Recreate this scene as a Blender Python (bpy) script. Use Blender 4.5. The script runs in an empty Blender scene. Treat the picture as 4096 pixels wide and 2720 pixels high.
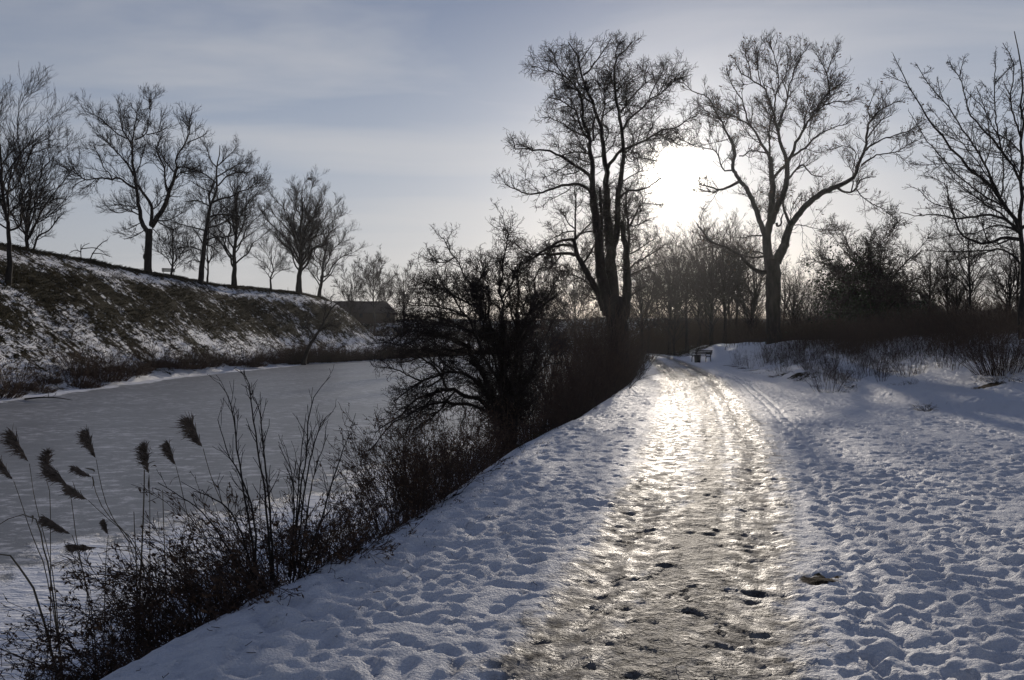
import bpy, math
import numpy as np
from mathutils import Vector

# ------------------------------------------------------------------ camera, sky, sun, exposure
SC = bpy.context.scene
COL = SC.collection
EYE = 1.65                      # eye height above the trodden path
LENS = 28.0
FP = LENS / 36.0 * 1024         # focal length in 1024-wide pixels
SUN_AZ, SUN_EL = 11.6, 11.4     # degrees, azimuth clockwise from +Y

cam = bpy.data.cameras.new('camera')
cam.lens = LENS; cam.sensor_width = 36; cam.clip_start = 0.05; cam.clip_end = 5000
camo = bpy.data.objects.new('camera', cam); COL.objects.link(camo)
camo.location = (0, 0, EYE); camo.rotation_euler = (math.radians(90), 0, 0)
SC.camera = camo

W = bpy.data.worlds.new('World'); SC.world = W; W.use_nodes = True
def build_world():
    nt = W.node_tree; nt.nodes.clear(); N = nt.nodes.new; L = nt.links.new
    out = N('ShaderNodeOutputWorld'); bg = N('ShaderNodeBackground')
    bg.inputs['Strength'].default_value = 0.062
    sky = N('ShaderNodeTexSky'); sky.sky_type = 'NISHITA'; sky.sun_disc = False
    sky.sun_elevation = math.radians(SUN_EL); sky.sun_rotation = math.radians(SUN_AZ)
    sky.air_density = 1.0; sky.dust_density = 1.2; sky.ozone_density = 1.6
    tc = N('ShaderNodeTexCoord')
    # thin high cloud: noise on a plane far overhead
    sep = N('ShaderNodeSeparateXYZ'); L(tc.outputs['Generated'], sep.inputs[0])
    zz = N('ShaderNodeMath'); zz.operation = 'ADD'; zz.inputs[1].default_value = 0.16; L(sep.outputs['Z'], zz.inputs[0])
    dx = N('ShaderNodeMath'); dx.operation = 'DIVIDE'; L(sep.outputs['X'], dx.inputs[0]); L(zz.outputs[0], dx.inputs[1])
    dy = N('ShaderNodeMath'); dy.operation = 'DIVIDE'; L(sep.outputs['Y'], dy.inputs[0]); L(zz.outputs[0], dy.inputs[1])
    cmb = N('ShaderNodeCombineXYZ'); L(dx.outputs[0], cmb.inputs[0]); L(dy.outputs[0], cmb.inputs[1])
    mp = N('ShaderNodeMapping'); mp.inputs['Scale'].default_value = (0.55, 1.5, 1); mp.inputs['Rotation'].default_value = (0, 0, 0.12)
    L(cmb.outputs[0], mp.inputs[0])
    nz = N('ShaderNodeTexNoise'); nz.inputs['Scale'].default_value = 1.1; nz.inputs['Detail'].default_value = 7; nz.inputs['Roughness'].default_value = 0.52
    nz.inputs['Distortion'].default_value = 0.5
    L(mp.outputs[0], nz.inputs['Vector'])
    rp = N('ShaderNodeValToRGB'); rp.color_ramp.elements[0].position = 0.46; rp.color_ramp.elements[1].position = 0.70
    rp.color_ramp.elements[1].color = (0.6, 0.6, 0.6, 1)
    L(nz.outputs['Fac'], rp.inputs[0])
    # thin high haze pulls the sky towards a grey-blue; away from the sun the air is clear and darker
    def vmath(op, **kw):
        n = N('ShaderNodeVectorMath'); n.operation = op; return n
    nrm = vmath('NORMALIZE'); L(tc.outputs['Generated'], nrm.inputs[0])
    e, a = math.radians(SUN_EL), math.radians(SUN_AZ)
    vm = vmath('DOT_PRODUCT'); vm.inputs[1].default_value = (math.sin(a) * math.cos(e), math.cos(a) * math.cos(e), math.sin(e)); L(nrm.outputs[0], vm.inputs[0])
    sp2 = N('ShaderNodeSeparateXYZ'); L(nrm.outputs[0], sp2.inputs[0])
    hs = N('ShaderNodeHueSaturation'); hs.inputs['Saturation'].default_value = 0.85; L(sky.outputs[0], hs.inputs['Color'])
    hz = N('ShaderNodeValToRGB'); hz.color_ramp.interpolation = 'B_SPLINE'        # haze colour by height above the horizon
    hz.color_ramp.elements[0].position = 0.0; hz.color_ramp.elements[0].color = (1.0, .96, .92, 1)
    hz.color_ramp.elements[1].position = 0.50; hz.color_ramp.elements[1].color = (.07, .14, .36, 1)
    m_ = hz.color_ramp.elements.new(.22); m_.color = (.67, .79, .99, 1)
    L(sp2.outputs['Z'], hz.inputs[0])
    hzs = vmath('SCALE'); hzs.inputs['Scale'].default_value = 9.6; L(hz.outputs[0], hzs.inputs[0])
    veil = N('ShaderNodeMixRGB'); veil.inputs['Fac'].default_value = 0.86; L(hs.outputs[0], veil.inputs['Color1']); L(hzs.outputs[0], veil.inputs['Color2'])
    cl = N('ShaderNodeMixRGB'); cl.inputs['Color2'].default_value = (10.2, 10.0, 9.9, 1); L(rp.outputs[0], cl.inputs['Fac']); L(veil.outputs[0], cl.inputs['Color1'])
    fall = N('ShaderNodeMapRange'); fall.interpolation_type = 'SMOOTHSTEP'; fall.inputs[1].default_value = 0.32; fall.inputs[2].default_value = .98
    fall.inputs[3].default_value = .64; fall.inputs[4].default_value = 1.0; L(vm.outputs['Value'], fall.inputs[0])
    dim = vmath('SCALE'); L(cl.outputs[0], dim.inputs[0]); L(fall.outputs[0], dim.inputs['Scale'])
    # the sun's bright aureole in the thin cloud
    mx = N('ShaderNodeMath'); mx.operation = 'MAXIMUM'; mx.inputs[1].default_value = 0; L(vm.outputs['Value'], mx.inputs[0])
    blu = N('ShaderNodeMixRGB'); blu.inputs['Color1'].default_value = (.90, .94, 1.05, 1); blu.inputs['Color2'].default_value = (1, 1, 1, 1); L(fall.outputs[0], blu.inputs['Fac'])
    tint = vmath('MULTIPLY'); L(dim.outputs[0], tint.inputs[0]); L(blu.outputs[0], tint.inputs[1])
    add_prev = tint.outputs[0]
    for power, col in ((3300, (170, 158, 140)), (420, (4.6, 4.3, 3.8)), (60, (2.9, 2.75, 2.6))):
        pw = N('ShaderNodeMath'); pw.operation = 'POWER'; pw.inputs[1].default_value = power; L(mx.outputs[0], pw.inputs[0])
        m = N('ShaderNodeMixRGB'); m.blend_type = 'ADD'; m.use_clamp = False
        sc = N('ShaderNodeVectorMath'); sc.operation = 'SCALE'; sc.inputs[0].default_value = col; L(pw.outputs[0], sc.inputs['Scale'])
        m.inputs['Fac'].default_value = 1; L(add_prev, m.inputs['Color1']); L(sc.outputs[0], m.inputs['Color2'])
        add_prev = m.outputs[0]
    L(add_prev, bg.inputs['Color']); L(bg.outputs[0], out.inputs['Surface'])
build_world()

sl = bpy.data.lights.new('sun', 'SUN'); sl.energy = 3.15; sl.angle = math.radians(0.6); sl.color = (1.0, 0.895, 0.77)
so = bpy.data.objects.new('sun', sl); COL.objects.link(so)
_e, _a = math.radians(SUN_EL), math.radians(SUN_AZ)
so.rotation_euler = Vector((math.sin(_a) * math.cos(_e), math.cos(_a) * math.cos(_e), math.sin(_e))).to_track_quat('Z', 'Y').to_euler()
so.location = (40, 180, 60)
SC.view_settings.view_transform = 'Standard'; SC.view_settings.look = 'None'
SC.view_settings.exposure = 0.0; SC.view_settings.gamma = 1.0
SC.render.engine = 'CYCLES'
SC.cycles.max_bounces = 5; SC.cycles.diffuse_bounces = 3; SC.cycles.glossy_bounces = 2; SC.cycles.transparent_max_bounces = 8

# ------------------------------------------------------------------ helpers
def lerp(a, b, t): return a + (b - a) * t
def sstep(a, b, x):
    t = np.clip((x - a) / (b - a), 0, 1); return t * t * (3 - 2 * t)

_PERM = np.random.RandomState(11).rand(256, 256)
def vnoise(x, y):
    xi = np.floor(x).astype(int); yi = np.floor(y).astype(int)
    fx = x - xi; fy = y - yi
    fx = fx * fx * fx * (fx * (fx * 6 - 15) + 10); fy = fy * fy * fy * (fy * (fy * 6 - 15) + 10)
    a = _PERM[xi & 255, yi & 255]; b = _PERM[(xi + 1) & 255, yi & 255]
    c = _PERM[xi & 255, (yi + 1) & 255]; d = _PERM[(xi + 1) & 255, (yi + 1) & 255]
    return lerp(lerp(a, b, fx), lerp(c, d, fx), fy) * 2 - 1
def fbm(x, y, o=4):
    s = 0; am = 1; t = 0
    for k in range(o):
        s = s + am * vnoise(x * 2 ** k + 17.3 * k, y * 2 ** k - 9.1 * k); t += am; am *= 0.5
    return s / t

def mesh_obj(name, V, F, mat, parent=None, smooth=True, attrs=None):
    V = np.ascontiguousarray(V, dtype=np.float32); F = np.ascontiguousarray(F, dtype=np.int32)
    me = bpy.data.meshes.new(name); n, m, k = len(V), len(F), F.shape[1]
    me.vertices.add(n); me.vertices.foreach_set('co', V.ravel())
    me.loops.add(m * k); me.loops.foreach_set('vertex_index', F.ravel())
    me.polygons.add(m); me.polygons.foreach_set('loop_start', np.arange(m, dtype=np.int32) * k)
    me.polygons.foreach_set('loop_total', np.full(m, k, dtype=np.int32))
    me.update(calc_edges=True)
    me.polygons.foreach_set('use_smooth', np.full(m, smooth, dtype=bool))
    for an, av in (attrs or {}).items():
        at = me.attributes.new(an, 'FLOAT', 'POINT'); at.data.foreach_set('value', np.ascontiguousarray(av, dtype=np.float32))
    me.materials.append(mat)
    o = bpy.data.objects.new(name, me); COL.objects.link(o)
    if parent is not None: o.parent = parent
    return o

def tag(o, label=None, cat=None, group=None, kind=None):
    if label: o['label'] = label
    if cat: o['category'] = cat
    if group: o['group'] = group
    if kind: o['kind'] = kind
    return o
def thing(name, label, cat, loc=(0, 0, 0), rz=0.0, group=None):
    o = bpy.data.objects.new(name, None); o.empty_display_size = 0.2; COL.objects.link(o)
    o.location = loc; o.rotation_euler = (0, 0, rz)
    return tag(o, label, cat, group)
def dup(root, loc, rz=0.0, scale=1.0, label=None, group=None):
    r = root.copy(); COL.objects.link(r); r.location = loc; r.rotation_euler = (0, 0, rz)
    r.scale = (scale, scale, scale) if not isinstance(scale, tuple) else scale
    if label: r['label'] = label
    if group: r['group'] = group
    for ch in list(root.children):
        c = ch.copy(); COL.objects.link(c); c.parent = r
        for g in list(ch.children):
            d = g.copy(); COL.objects.link(d); d.parent = c
    return r

# ------------------------------------------------------------------ materials
def new_mat(name):
    m = bpy.data.materials.new(name); m.use_nodes = True
    nt = m.node_tree; b = nt.nodes['Principled BSDF']
    return m, nt, b, nt.nodes.new, nt.links.new
def simple_mat(name, c1, c2, scale, rough=0.85, bump=0.3, bscale=None, stretch=(1, 1, 1)):
    m, nt, b, N, L = new_mat(name)
    tc = N('ShaderNodeTexCoord'); mp = N('ShaderNodeMapping'); mp.inputs['Scale'].default_value = stretch
    L(tc.outputs['Object'], mp.inputs[0])
    nz = N('ShaderNodeTexNoise'); nz.inputs['Scale'].default_value = scale; nz.inputs['Detail'].default_value = 5
    L(mp.outputs[0], nz.inputs['Vector'])
    rp = N('ShaderNodeValToRGB'); rp.color_ramp.elements[0].position = .3; rp.color_ramp.elements[1].position = .7
    rp.color_ramp.elements[0].color = (*c1, 1); rp.color_ramp.elements[1].color = (*c2, 1)
    L(nz.outputs['Fac'], rp.inputs[0]); L(rp.outputs[0], b.inputs['Base Color'])
    b.inputs['Roughness'].default_value = rough; b.inputs['Specular IOR Level'].default_value = 0.25
    if bump:
        n2 = N('ShaderNodeTexNoise'); n2.inputs['Scale'].default_value = bscale or scale * 3; n2.inputs['Detail'].default_value = 4
        L(mp.outputs[0], n2.inputs['Vector'])
        bp = N('ShaderNodeBump'); bp.inputs['Strength'].default_value = bump; bp.inputs['Distance'].default_value = 0.02
        L(n2.outputs['Fac'], bp.inputs['Height']); L(bp.outputs[0], b.inputs['Normal'])
    return m
M_BARK = simple_mat('bark', (.016, .013, .011), (.042, .035, .029), 5, .9, .8, 14, (1, 1, .25))
M_TWIG = simple_mat('twig_bark', (.020, .015, .013), (.042, .032, .026), 3, .85, 0)
M_SHRUB = simple_mat('shrub_twig', (.040, .026, .019), (.088, .055, .038), 4, .85, 0)
M_LEAF = simple_mat('dry_leaf', (.055, .033, .022), (.13, .075, .04), 9, .8, 0)
M_REED = simple_mat('reed_stem', (.09, .072, .045), (.16, .13, .08), 8, .6, 0)
M_PLUME = simple_mat('reed_plume', (.09, .07, .055), (.22, .17, .13), 20, .9, 0)
M_DRYGRASS = simple_mat('dry_grass', (.022, .019, .009), (.085, .066, .030), 2.5, .85, 0)
M_IVY = simple_mat('ivy_leaf', (.012, .018, .008), (.035, .05, .02), 6, .6, 0)
M_WOOD = simple_mat('bench_wood', (.025, .022, .02), (.05, .045, .04), 4, .7, .3, 20, (.3, 3, 3))
M_IRON = simple_mat('bench_iron', (.015, .015, .016), (.03, .03, .03), 20, .5, .1)
M_BRICK = simple_mat('plastered_brick', (.05, .036, .028), (.085, .06, .046), 6, .9, .3)
M_TILE = simple_mat('roof_tile', (.03, .022, .019), (.055, .04, .034), 8, .85, .5, 30, (1, 1, 4))
M_GLASS = simple_mat('window_pane', (.02, .025, .03), (.03, .035, .04), 3, .15, 0)
M_SOIL = simple_mat('soil', (.02, .015, .01), (.06, .045, .03), 12, .95, .6)

def snow_ground_mat():
    m, nt, b, N, L = new_mat('snow_ground')
    tc = N('ShaderNodeTexCoord')
    def noise(scale, detail=4, rough=.55, vec=None):
        n = N('ShaderNodeTexNoise'); n.inputs['Scale'].default_value = scale; n.inputs['Detail'].default_value = detail
        n.inputs['Roughness'].default_value = rough; L(vec or tc.outputs['Object'], n.inputs['Vector']); return n.outputs['Fac']
    def ramp(v, a, c, lo=0., hi=1.):
        r = N('ShaderNodeMapRange'); r.interpolation_type = 'SMOOTHSTEP'; r.inputs[1].default_value = a; r.inputs[2].default_value = c
        r.inputs[3].default_value = lo; r.inputs[4].default_value = hi; L(v, r.inputs[0]); return r.outputs[0]
    def math_(op, a, c=None):
        n = N('ShaderNodeMath'); n.operation = op
        for i, v in enumerate((a, c)):
            if v is None: continue
            if isinstance(v, (int, float)): n.inputs[i].default_value = v
            else: L(v, n.inputs[i])
        return n.outputs[0]
    def mix(f, a, c):
        n = N('ShaderNodeMixRGB')
        for s, v in (('Fac', f), ('Color1', a), ('Color2', c)):
            if isinstance(v, tuple): n.inputs[s].default_value = (*v, 1)
            elif isinstance(v, (int, float)): n.inputs[s].default_value = v
            else: L(v, n.inputs[s])
        return n.outputs[0]
    def attr(n_):
        a = N('ShaderNodeAttribute'); a.attribute_name = n_; return a.outputs['Fac']
    icy, grass, dirt = attr('icy'), attr('grass'), attr('dirt')
    # grass: level from attribute broken up by two scales of noise
    gn = math_('ADD', math_('MULTIPLY', noise(.22, 3), .55), math_('ADD', math_('MULTIPLY', noise(1.5, 6, .72), .8), math_('MULTIPLY', noise(6.5, 4, .7), .35)))
    g = math_('ADD', grass, math_('MULTIPLY', math_('SUBTRACT', gn, .85), 2.5))
    gmask = math_('MULTIPLY', ramp(g, .47, .56), ramp(grass, .01, .08))
    grasscol = mix(noise(3.1, 6, .7), (.005, .005, .0025), (.036, .030, .013))
    # ice on the trodden path: patchy
    inz = math_('ADD', math_('MULTIPLY', noise(2.3, 5, .6), .8), math_('MULTIPLY', noise(9, 4, .6), .5))
    imask = math_('MULTIPLY', ramp(math_('ADD', icy, math_('MULTIPLY', math_('SUBTRACT', inz, .65), 1.8)), .30, .85), ramp(icy, .02, .12))
    icecol = mix(ramp(noise(5.5, 6, .7), .35, .65), (.055, .046, .038), (.30, .285, .27))
    snowcol = mix(noise(1.3, 5), (.70, .71, .73), (.81, .81, .82))
    c = mix(imask, snowcol, icecol); ctr = attr('centre'); c = mix(math_('MULTIPLY', ramp(math_('ADD', ctr, math_('MULTIPLY', math_('SUBTRACT', noise(3.3, 6, .7), .5), 2.2)), .35, .8), ramp(ctr, .03, .2)), c, mix(ramp(noise(16, 6, .75), .36, .64), (.030, .024, .019), (.24, .225, .205)))
    dm = ramp(math_('ADD', dirt, math_('MULTIPLY', math_('SUBTRACT', noise(7, 6, .7), .5), 1.3)), .42, .62)
    dm = math_('MULTIPLY', dm, ramp(dirt, .04, .2)); c = mix(dm, c, mix(noise(14, 5), (.015, .012, .009), (.07, .05, .03)))
    c = mix(gmask, c, grasscol)
    L(c, b.inputs['Base Color'])
    r = mix(imask, (.62, .62, .62), mix(ramp(noise(6, 5, .7), .38, .62), (.42, .42, .42), (.72, .72, .72)))
    dry = math_('MAXIMUM', gmask, dm)
    r = mix(dry, r, (.95, .95, .95)); L(r, b.inputs['Roughness'])
    sp = N('ShaderNodeMixRGB'); sp.inputs['Color1'].default_value = (.08, .08, .08, 1); sp.inputs['Color2'].default_value = (.06, .06, .06, 1); L(dry, sp.inputs['Fac'])
    L(mix(math_('MULTIPLY', imask, math_('SUBTRACT', 1, dry)), sp.outputs[0], (.105, .105, .105)), b.inputs['Specular IOR Level'])
    # bumps: crystals, clods, tussocks
    vo = N('ShaderNodeTexVoronoi'); vo.inputs['Scale'].default_value = 55; L(tc.outputs['Object'], vo.inputs['Vector'])
    h = math_('ADD', math_('MULTIPLY', vo.outputs['Distance'], .010), math_('MULTIPLY', noise(24, 6, .7), .026))
    h = math_('ADD', h, math_('MULTIPLY', noise(130, 3, .6), .0045))
    far = attr('far')
    h = math_('ADD', h, math_('MULTIPLY', math_('MULTIPLY', noise(3.2, 6, .66), .13), far)); h = math_('ADD', h, math_('MULTIPLY', math_('MULTIPLY', noise(7, 6, .72), .075), imask))
    h = math_('ADD', h, math_('MULTIPLY', math_('MULTIPLY', noise(4.5, 6, .75), .28), gmask))
    bp = N('ShaderNodeBump'); bp.inputs['Strength'].default_value = 0.9; bp.inputs['Distance'].default_value = 1.0
    L(h, bp.inputs['Height']); L(bp.outputs[0], b.inputs['Normal'])
    return m
M_SNOW = snow_ground_mat()

def ice_mat():
    m, nt, b, N, L = new_mat('canal_ice')
    tc = N('ShaderNodeTexCoord')
    def noise(scale, detail=4, rough=.55, st=(1, 1, 1)):
        mp = N('ShaderNodeMapping'); mp.inputs['Scale'].default_value = st; L(tc.outputs['Object'], mp.inputs[0])
        n = N('ShaderNodeTexNoise'); n.inputs['Scale'].default_value = scale; n.inputs['Detail'].default_value = detail
        n.inputs['Roughness'].default_value = rough; L(mp.outputs[0], n.inputs['Vector']); return n.outputs['Fac']
    def M(op, a, c):
        n = N('ShaderNodeMath'); n.operation = op
        for i, v in enumerate((a, c)):
            if isinstance(v, (int, float)): n.inputs[i].default_value = v
            else: L(v, n.inputs[i])
        return n.outputs[0]
    def ramp(v, a, c):
        r = N('ShaderNodeMapRange'); r.interpolation_type = 'SMOOTHSTEP'; r.inputs[1].default_value = a; r.inputs[2].default_value = c
        L(v, r.inputs[0]); return r.outputs[0]
    def mix(f, a, c):
        n = N('ShaderNodeMixRGB')
        for s, v in (('Fac', f), ('Color1', a), ('Color2', c)):
            if isinstance(v, tuple): n.inputs[s].default_value = (*v, 1)
            else: L(v, n.inputs[s])
        return n.outputs[0]
    at = N('ShaderNodeAttribute'); at.attribute_name = 'snow'; s = at.outputs['Fac']
    nn = M('ADD', M('MULTIPLY', noise(.28, 4, .6), .8), M('MULTIPLY', noise(2.2, 6, .7), .65))
    sm = ramp(M('ADD', s, M('MULTIPLY', M('SUBTRACT', nn, .72), 1.9)), .34, .62)
    fine = M('MULTIPLY', ramp(noise(2.6, 8, .76, (.8, 1.3, 1)), .50, .60), ramp(noise(.2, 5), .34, .54))
    icec = mix(noise(.35, 5), (.17, .175, .18), (.27, .275, .28))
    icec = mix(M('MULTIPLY', fine, .9), icec, (.60, .60, .62))
    c = mix(sm, icec, (.74, .76, .80)); L(c, b.inputs['Base Color'])
    r = mix(sm, mix(noise(4, 4), (.24, .24, .24), (.42, .42, .42)), (.6, .6, .6)); L(r, b.inputs['Roughness'])
    b.inputs['Specular IOR Level'].default_value = .42
    h = M('ADD', M('MULTIPLY', noise(9, 5, .65), .012), M('MULTIPLY', M('MULTIPLY', noise(3.2, 4, .6, (.7, 1.6, 1)), .11), sm))
    bp = N('ShaderNodeBump'); bp.inputs['Strength'].default_value = .8; bp.inputs['Distance'].default_value = 1; L(h, bp.inputs['Height']); L(bp.outputs[0], b.inputs['Normal'])
    return m
M_ICE = ice_mat()

# ------------------------------------------------------------------ terrain
def smooth_curve(xs, ys):
    xx = np.linspace(-30, 400, 1721); v = np.interp(xx, xs, ys)
    k = np.ones(13) / 13
    for _ in range(2): v = np.convolve(np.pad(v, 6, mode='edge'), k, mode='valid')
    return lambda y: np.interp(y, xx, v)
edge_x = smooth_curve([-30, 0, 3.9, 5, 6.4, 8.5, 12.9, 15.5, 18.8, 35.5, 50, 82, 95, 120, 160, 400],
                      [-8, -2.75, -2.12, -1.75, -1.12, -.55, .15, 1.0, 1.9, 5.8, 8.6, 14, 15.4, 20, 32, 100])
far_x = smooth_curve([-30, 0, 41.8, 66.7, 102, 123, 145, 175, 200, 230, 400],
                     [-27, -26.5, -26.9, -28.4, -27.4, -20.9, -14.2, 0, 15, 40, 160])
path_x = smooth_curve([-30, 0, 3.9, 7.3, 14, 20.8, 35.5, 50, 66, 80, 90, 110, 400],
                      [-6, -.35, .66, 1.75, 3.5, 5.0, 8.0, 10.3, 12.6, 14.6, 15.2, 15.2, 15.2])
path_w = smooth_curve([0, 4, 8, 14, 30, 60, 90, 400], [.94, .97, 1.06, 1.25, 1.55, 1.7, 1.6, 1.6])
foot_x = smooth_curve([-30, 8, 11, 14, 16.5, 19, 26, 45, 58, 70, 90, 120, 400],
                      [80, 40, 22, 14.5, 11.2, 10.0, 10.8, 12.7, 14.4, 15.7, 18, 21, 60])
bank_h = smooth_curve([10, 20, 50, 75, 100, 150, 400], [1.55, 1.78, 1.65, 1.3, .9, .8, .8])
ICE_Z = -1.45
BANK_W = 3.0
def crest_dist(x, y):          # distance outside the rampart's flat top
    dx = np.maximum(x + np.interp(y, [0, 110, 132, 150, 400], [42.0, 42.0, 35.6, 35.2, 35.2]), 0); dy = np.maximum(y - 150.0, 0); return np.hypot(dx, dy)
def ground_z(x, y, fine=True):
    x = np.asarray(x, float); y = np.asarray(y, float)
    e = edge_x(y); t = (e + .25 - x) / BANK_W
    near = -2.0 * sstep(0, 1, t) * (t < 1) - 2.0 * (t >= 1)
    rb = bank_h(y) * sstep(0, 1.0, (x - foot_x(y)) / (8.0 - 3.8 * sstep(44, 60, y)) + .06 * fbm(x * .12, y * .12, 2)) * (1 + .07 * fbm(x * .3, y * .3, 3))
    rb = rb + .22 * sstep(0, .7, x - foot_x(y) - .35 * fbm(x * .5, y * .5, 2)) * sstep(12, 16, y) * sstep(48, 34, y)
    near = near + rb
    # far side
    f = far_x(y) ; ds = f - x + .55 * fbm(x * .15 + 5, y * .15, 2)
    land = np.interp(ds, [-3, -1.2, 0, 1.5, 4.5], [-2.0, -1.75, -1.43, -1.15, 0])
    land = np.where(ds > 0, np.minimum(land + .12 * np.maximum(ds - 2.5, 0), 2.4), land)
    s = crest_dist(x, y) / 14.6
    prof = 9.6 - 11.2 * (.6 * np.clip(s, 0, 1) + .4 * sstep(0, 1, s))
    ramp_ = np.where(s < 1, prof, -2.0)
    far = np.maximum(land, ramp_)
    far = np.where(ds > -4, far, -2.0)
    z = np.maximum(near * (x > f) + -9 * (x <= f), far * (ds > -4) + -9 * (ds <= -4))
    # low ramparts that close the view beyond the wood
    r1 = (7.4 + 1.6 * fbm(x * .045, y * .02, 3)) * sstep(190, 213, y + .12 * (x - 20) + 4 * fbm(x * .03, y * .03, 2)) * sstep(-75, -48, x)
    r2 = (6.4 + 2.6 * fbm(x * .05 + 9, y * .03, 3)) * sstep(138, 156, y + .2 * (x - 40)) * sstep(42, 70, x)
    rr_ = np.maximum(r1, r2); z = np.where(rr_ > .3, np.maximum(z, rr_ - .3), z)
    lump = .10 * fbm(x * .35, y * .35, 4) * np.clip((np.abs(z) > .25) * 1., 0, 1) * sstep(.05, .9, np.abs(z))
    slope = sstep(10, 22, np.abs(y)) * .05
    z = z + lump + .22 * fbm(x * .9 + 3, y * .9, 4) * (s < 1) * sstep(.02, .2, s) + .035 * fbm(x * .5, y * .5, 3) + .12 * slope * fbm(x * .9, y * .9, 3)
    return z

def build_ground():
    rng = np.random.RandomState(5)
    ys = [-14.0]
    while ys[-1] < 2.6: ys.append(ys[-1] + max(.03, .06 * (2.9 - ys[-1])))
    while ys[-1] < 270: ys.append(ys[-1] + max(.022, (.0043 if ys[-1] < 24 else .0062) * ys[-1]))
    ys += [290, 320, 360, 400]
    ys = np.array(ys)
    us = list(np.arange(-4.2, 7.6, .029))
    r = [us[-1]]
    while r[-1] < 150: r.append(r[-1] + .029 + .017 * (r[-1] - us[-1]))
    l = [us[0]]
    while l[-1] > -110: l.append(l[-1] - .029 - .0155 * (us[0] - l[-1]))
    us = np.array([-300, -220, -160] + l[:0:-1] + us + r[1:] + [190, 240, 300])
    U, Y = np.meshgrid(us, ys); X = U + path_x(Y)
    Z = ground_z(X, Y)
    d = U; pw = path_w(Y)
    onp = 1 - sstep(.75, 1.25, np.abs(d) / pw)
    flat = (X > edge_x(Y) - .6) & (Y > -2) & (Y < 60)
    # trodden surface: suncups and footprints
    field = sstep(-.7, .3, X - edge_x(Y)) * sstep(60, 35, Y)
    wx = X + .10 * fbm(X * 2.1, Y * 2.1, 2) + .04 * fbm(X * 8, Y * 8, 2); wy = Y + .10 * fbm(X * 2.1 + 40, Y * 2.1, 2) + .04 * fbm(X * 8 + 40, Y * 8, 2)
    cup = np.abs(fbm(wx * 3.6, wy * 6.0, 3)); cup2 = np.abs(fbm(wx * 6.5 + 9, wy * 11.5, 2))
    amp = lerp(1.0, .42, onp) * (.25 + .75 * sstep(-.35, .45, fbm(X * .45, Y * .45, 3)))
    Z = Z - field * amp * (.045 - .075 * cup - .085 * cup2) * .50
    Z = Z + field * .006 * fbm(X * 14, Y * 14, 2)
    Z = Z + .016 * onp * fbm(d * 5.5 + .3 * fbm(X, Y, 2), Y * .42, 3) * (Y > 1) * (Y < 95)
    # wheel ruts
    for off, wd, dep in ((-.56, .18, .03), (.54, .17, .03), (-.25, .06, .010), (.2, .05, .010), (1.15, .05, .018), (1.32, .045, .02)):
        Z = Z - dep * np.exp(-((d - off * (pw / 1.0)) / wd) ** 2) * sstep(1, 3, Y) * (Y < 95)
    def stamp(cx, cy, a, lx, ly, dep, rim):
        R_ = max(lx, ly) * 2.6
        j0, j1 = np.searchsorted(ys, [cy - R_, cy + R_]); 
        if j1 - j0 < 2: return
        px = path_x(cy); i0, i1 = np.searchsorted(us, [cx - px - R_ * 1.3, cx - px + R_ * 1.3])
        if i1 - i0 < 2: return
        xx = wx[j0:j1, i0:i1] - cx; yy = wy[j0:j1, i0:i1] - cy
        ca, sa = math.cos(a), math.sin(a)
        q = ((xx * ca + yy * sa) / lx) ** 2 + ((-xx * sa + yy * ca) / ly) ** 2
        Z[j0:j1, i0:i1] += -dep * np.exp(-q ** 3 * .7) + rim * np.exp(-(np.sqrt(q) - 1.55) ** 2 * 5)
    n = 0
    for _ in range(15000):
        y = 2.4 + 33 * rng.rand() ** 1.5; x = edge_x(y) - .2 + rng.rand() * min(13.5, 5 + y * .8)
        onpath = abs(x - path_x(y)) < path_w(y)
        if onpath and rng.rand() < .25: continue
        a = math.atan2(1, .25) + rng.randn() * .8
        k = rng.uniform(.35, 1.0) * (.8 + .2 * rng.rand()) * (.62 if onpath else 1); dep = rng.uniform(.004, .021) * (.5 if onpath else 1)
        stamp(x, y, a, .125 * k, .068 * k * rng.uniform(.8, 1.5), dep, dep * rng.uniform(.1, .35))
    # a line of deeper prints through the right-hand field and along the bank edge
    for x0, y0, dx, dy, nn in ((3.2, 5.2, .34, .36, 9), (4.6, 6.2, .3, .62, 14), (2.6, 4.1, .42, .1, 8), (-.9, 5.2, .12, .55, 22), (-.3, 4.4, .16, .5, 18)):
        for k in range(nn):
            if abs(x0 + dx * k - path_x(y0 + dy * k)) < path_w(y0 + dy * k) * 1.25: continue
            stamp(x0 + dx * k + rng.randn() * .06 + (.1 if k % 2 else -.1), y0 + dy * k, math.atan2(dy, dx) + rng.randn() * .2, .17, .085, rng.uniform(.018, .036), .008)
    icy = onp * (.40 + .62 * np.exp(-((d / pw + .52) / .30) ** 2) + .55 * np.exp(-((d / pw - .50) / .24) ** 2))
    icy = np.maximum(icy, .35 * np.exp(-((d + .75 * pw) / .5) ** 2) * sstep(9, 5, Y) + 0)
    icy *= (Y < 100)
    centre = .80 * np.exp(-((d - .03) / (.27 * pw)) ** 2) * sstep(75, 40, Y) + .55 * np.exp(-((d - .1) / (.85 * pw)) ** 2) * sstep(10.5, 5.0, Y); centre = np.clip(centre, 0, 1) * (Y > 1)
    # bare grass
    s = crest_dist(X, Y) / 14.6
    gr = np.interp(s, [0, .03, .06, .10, .17, .25, .5, .6, .72, .86, 1.0, 1.15], [.95, .9, .72, .38, .40, .74, .70, .56, .44, .30, .12, 0])
    gr = gr * (s < 1.2)
    gr = np.where((s < 1.2) & (X < far_x(Y)), gr, 0)
    bank_front = sstep(.1, .9, (edge_x(Y) - X) / 1.4) * (X > far_x(Y) + 3) * (Y < 110)
    gr = np.maximum(gr, .52 * bank_front)
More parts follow.
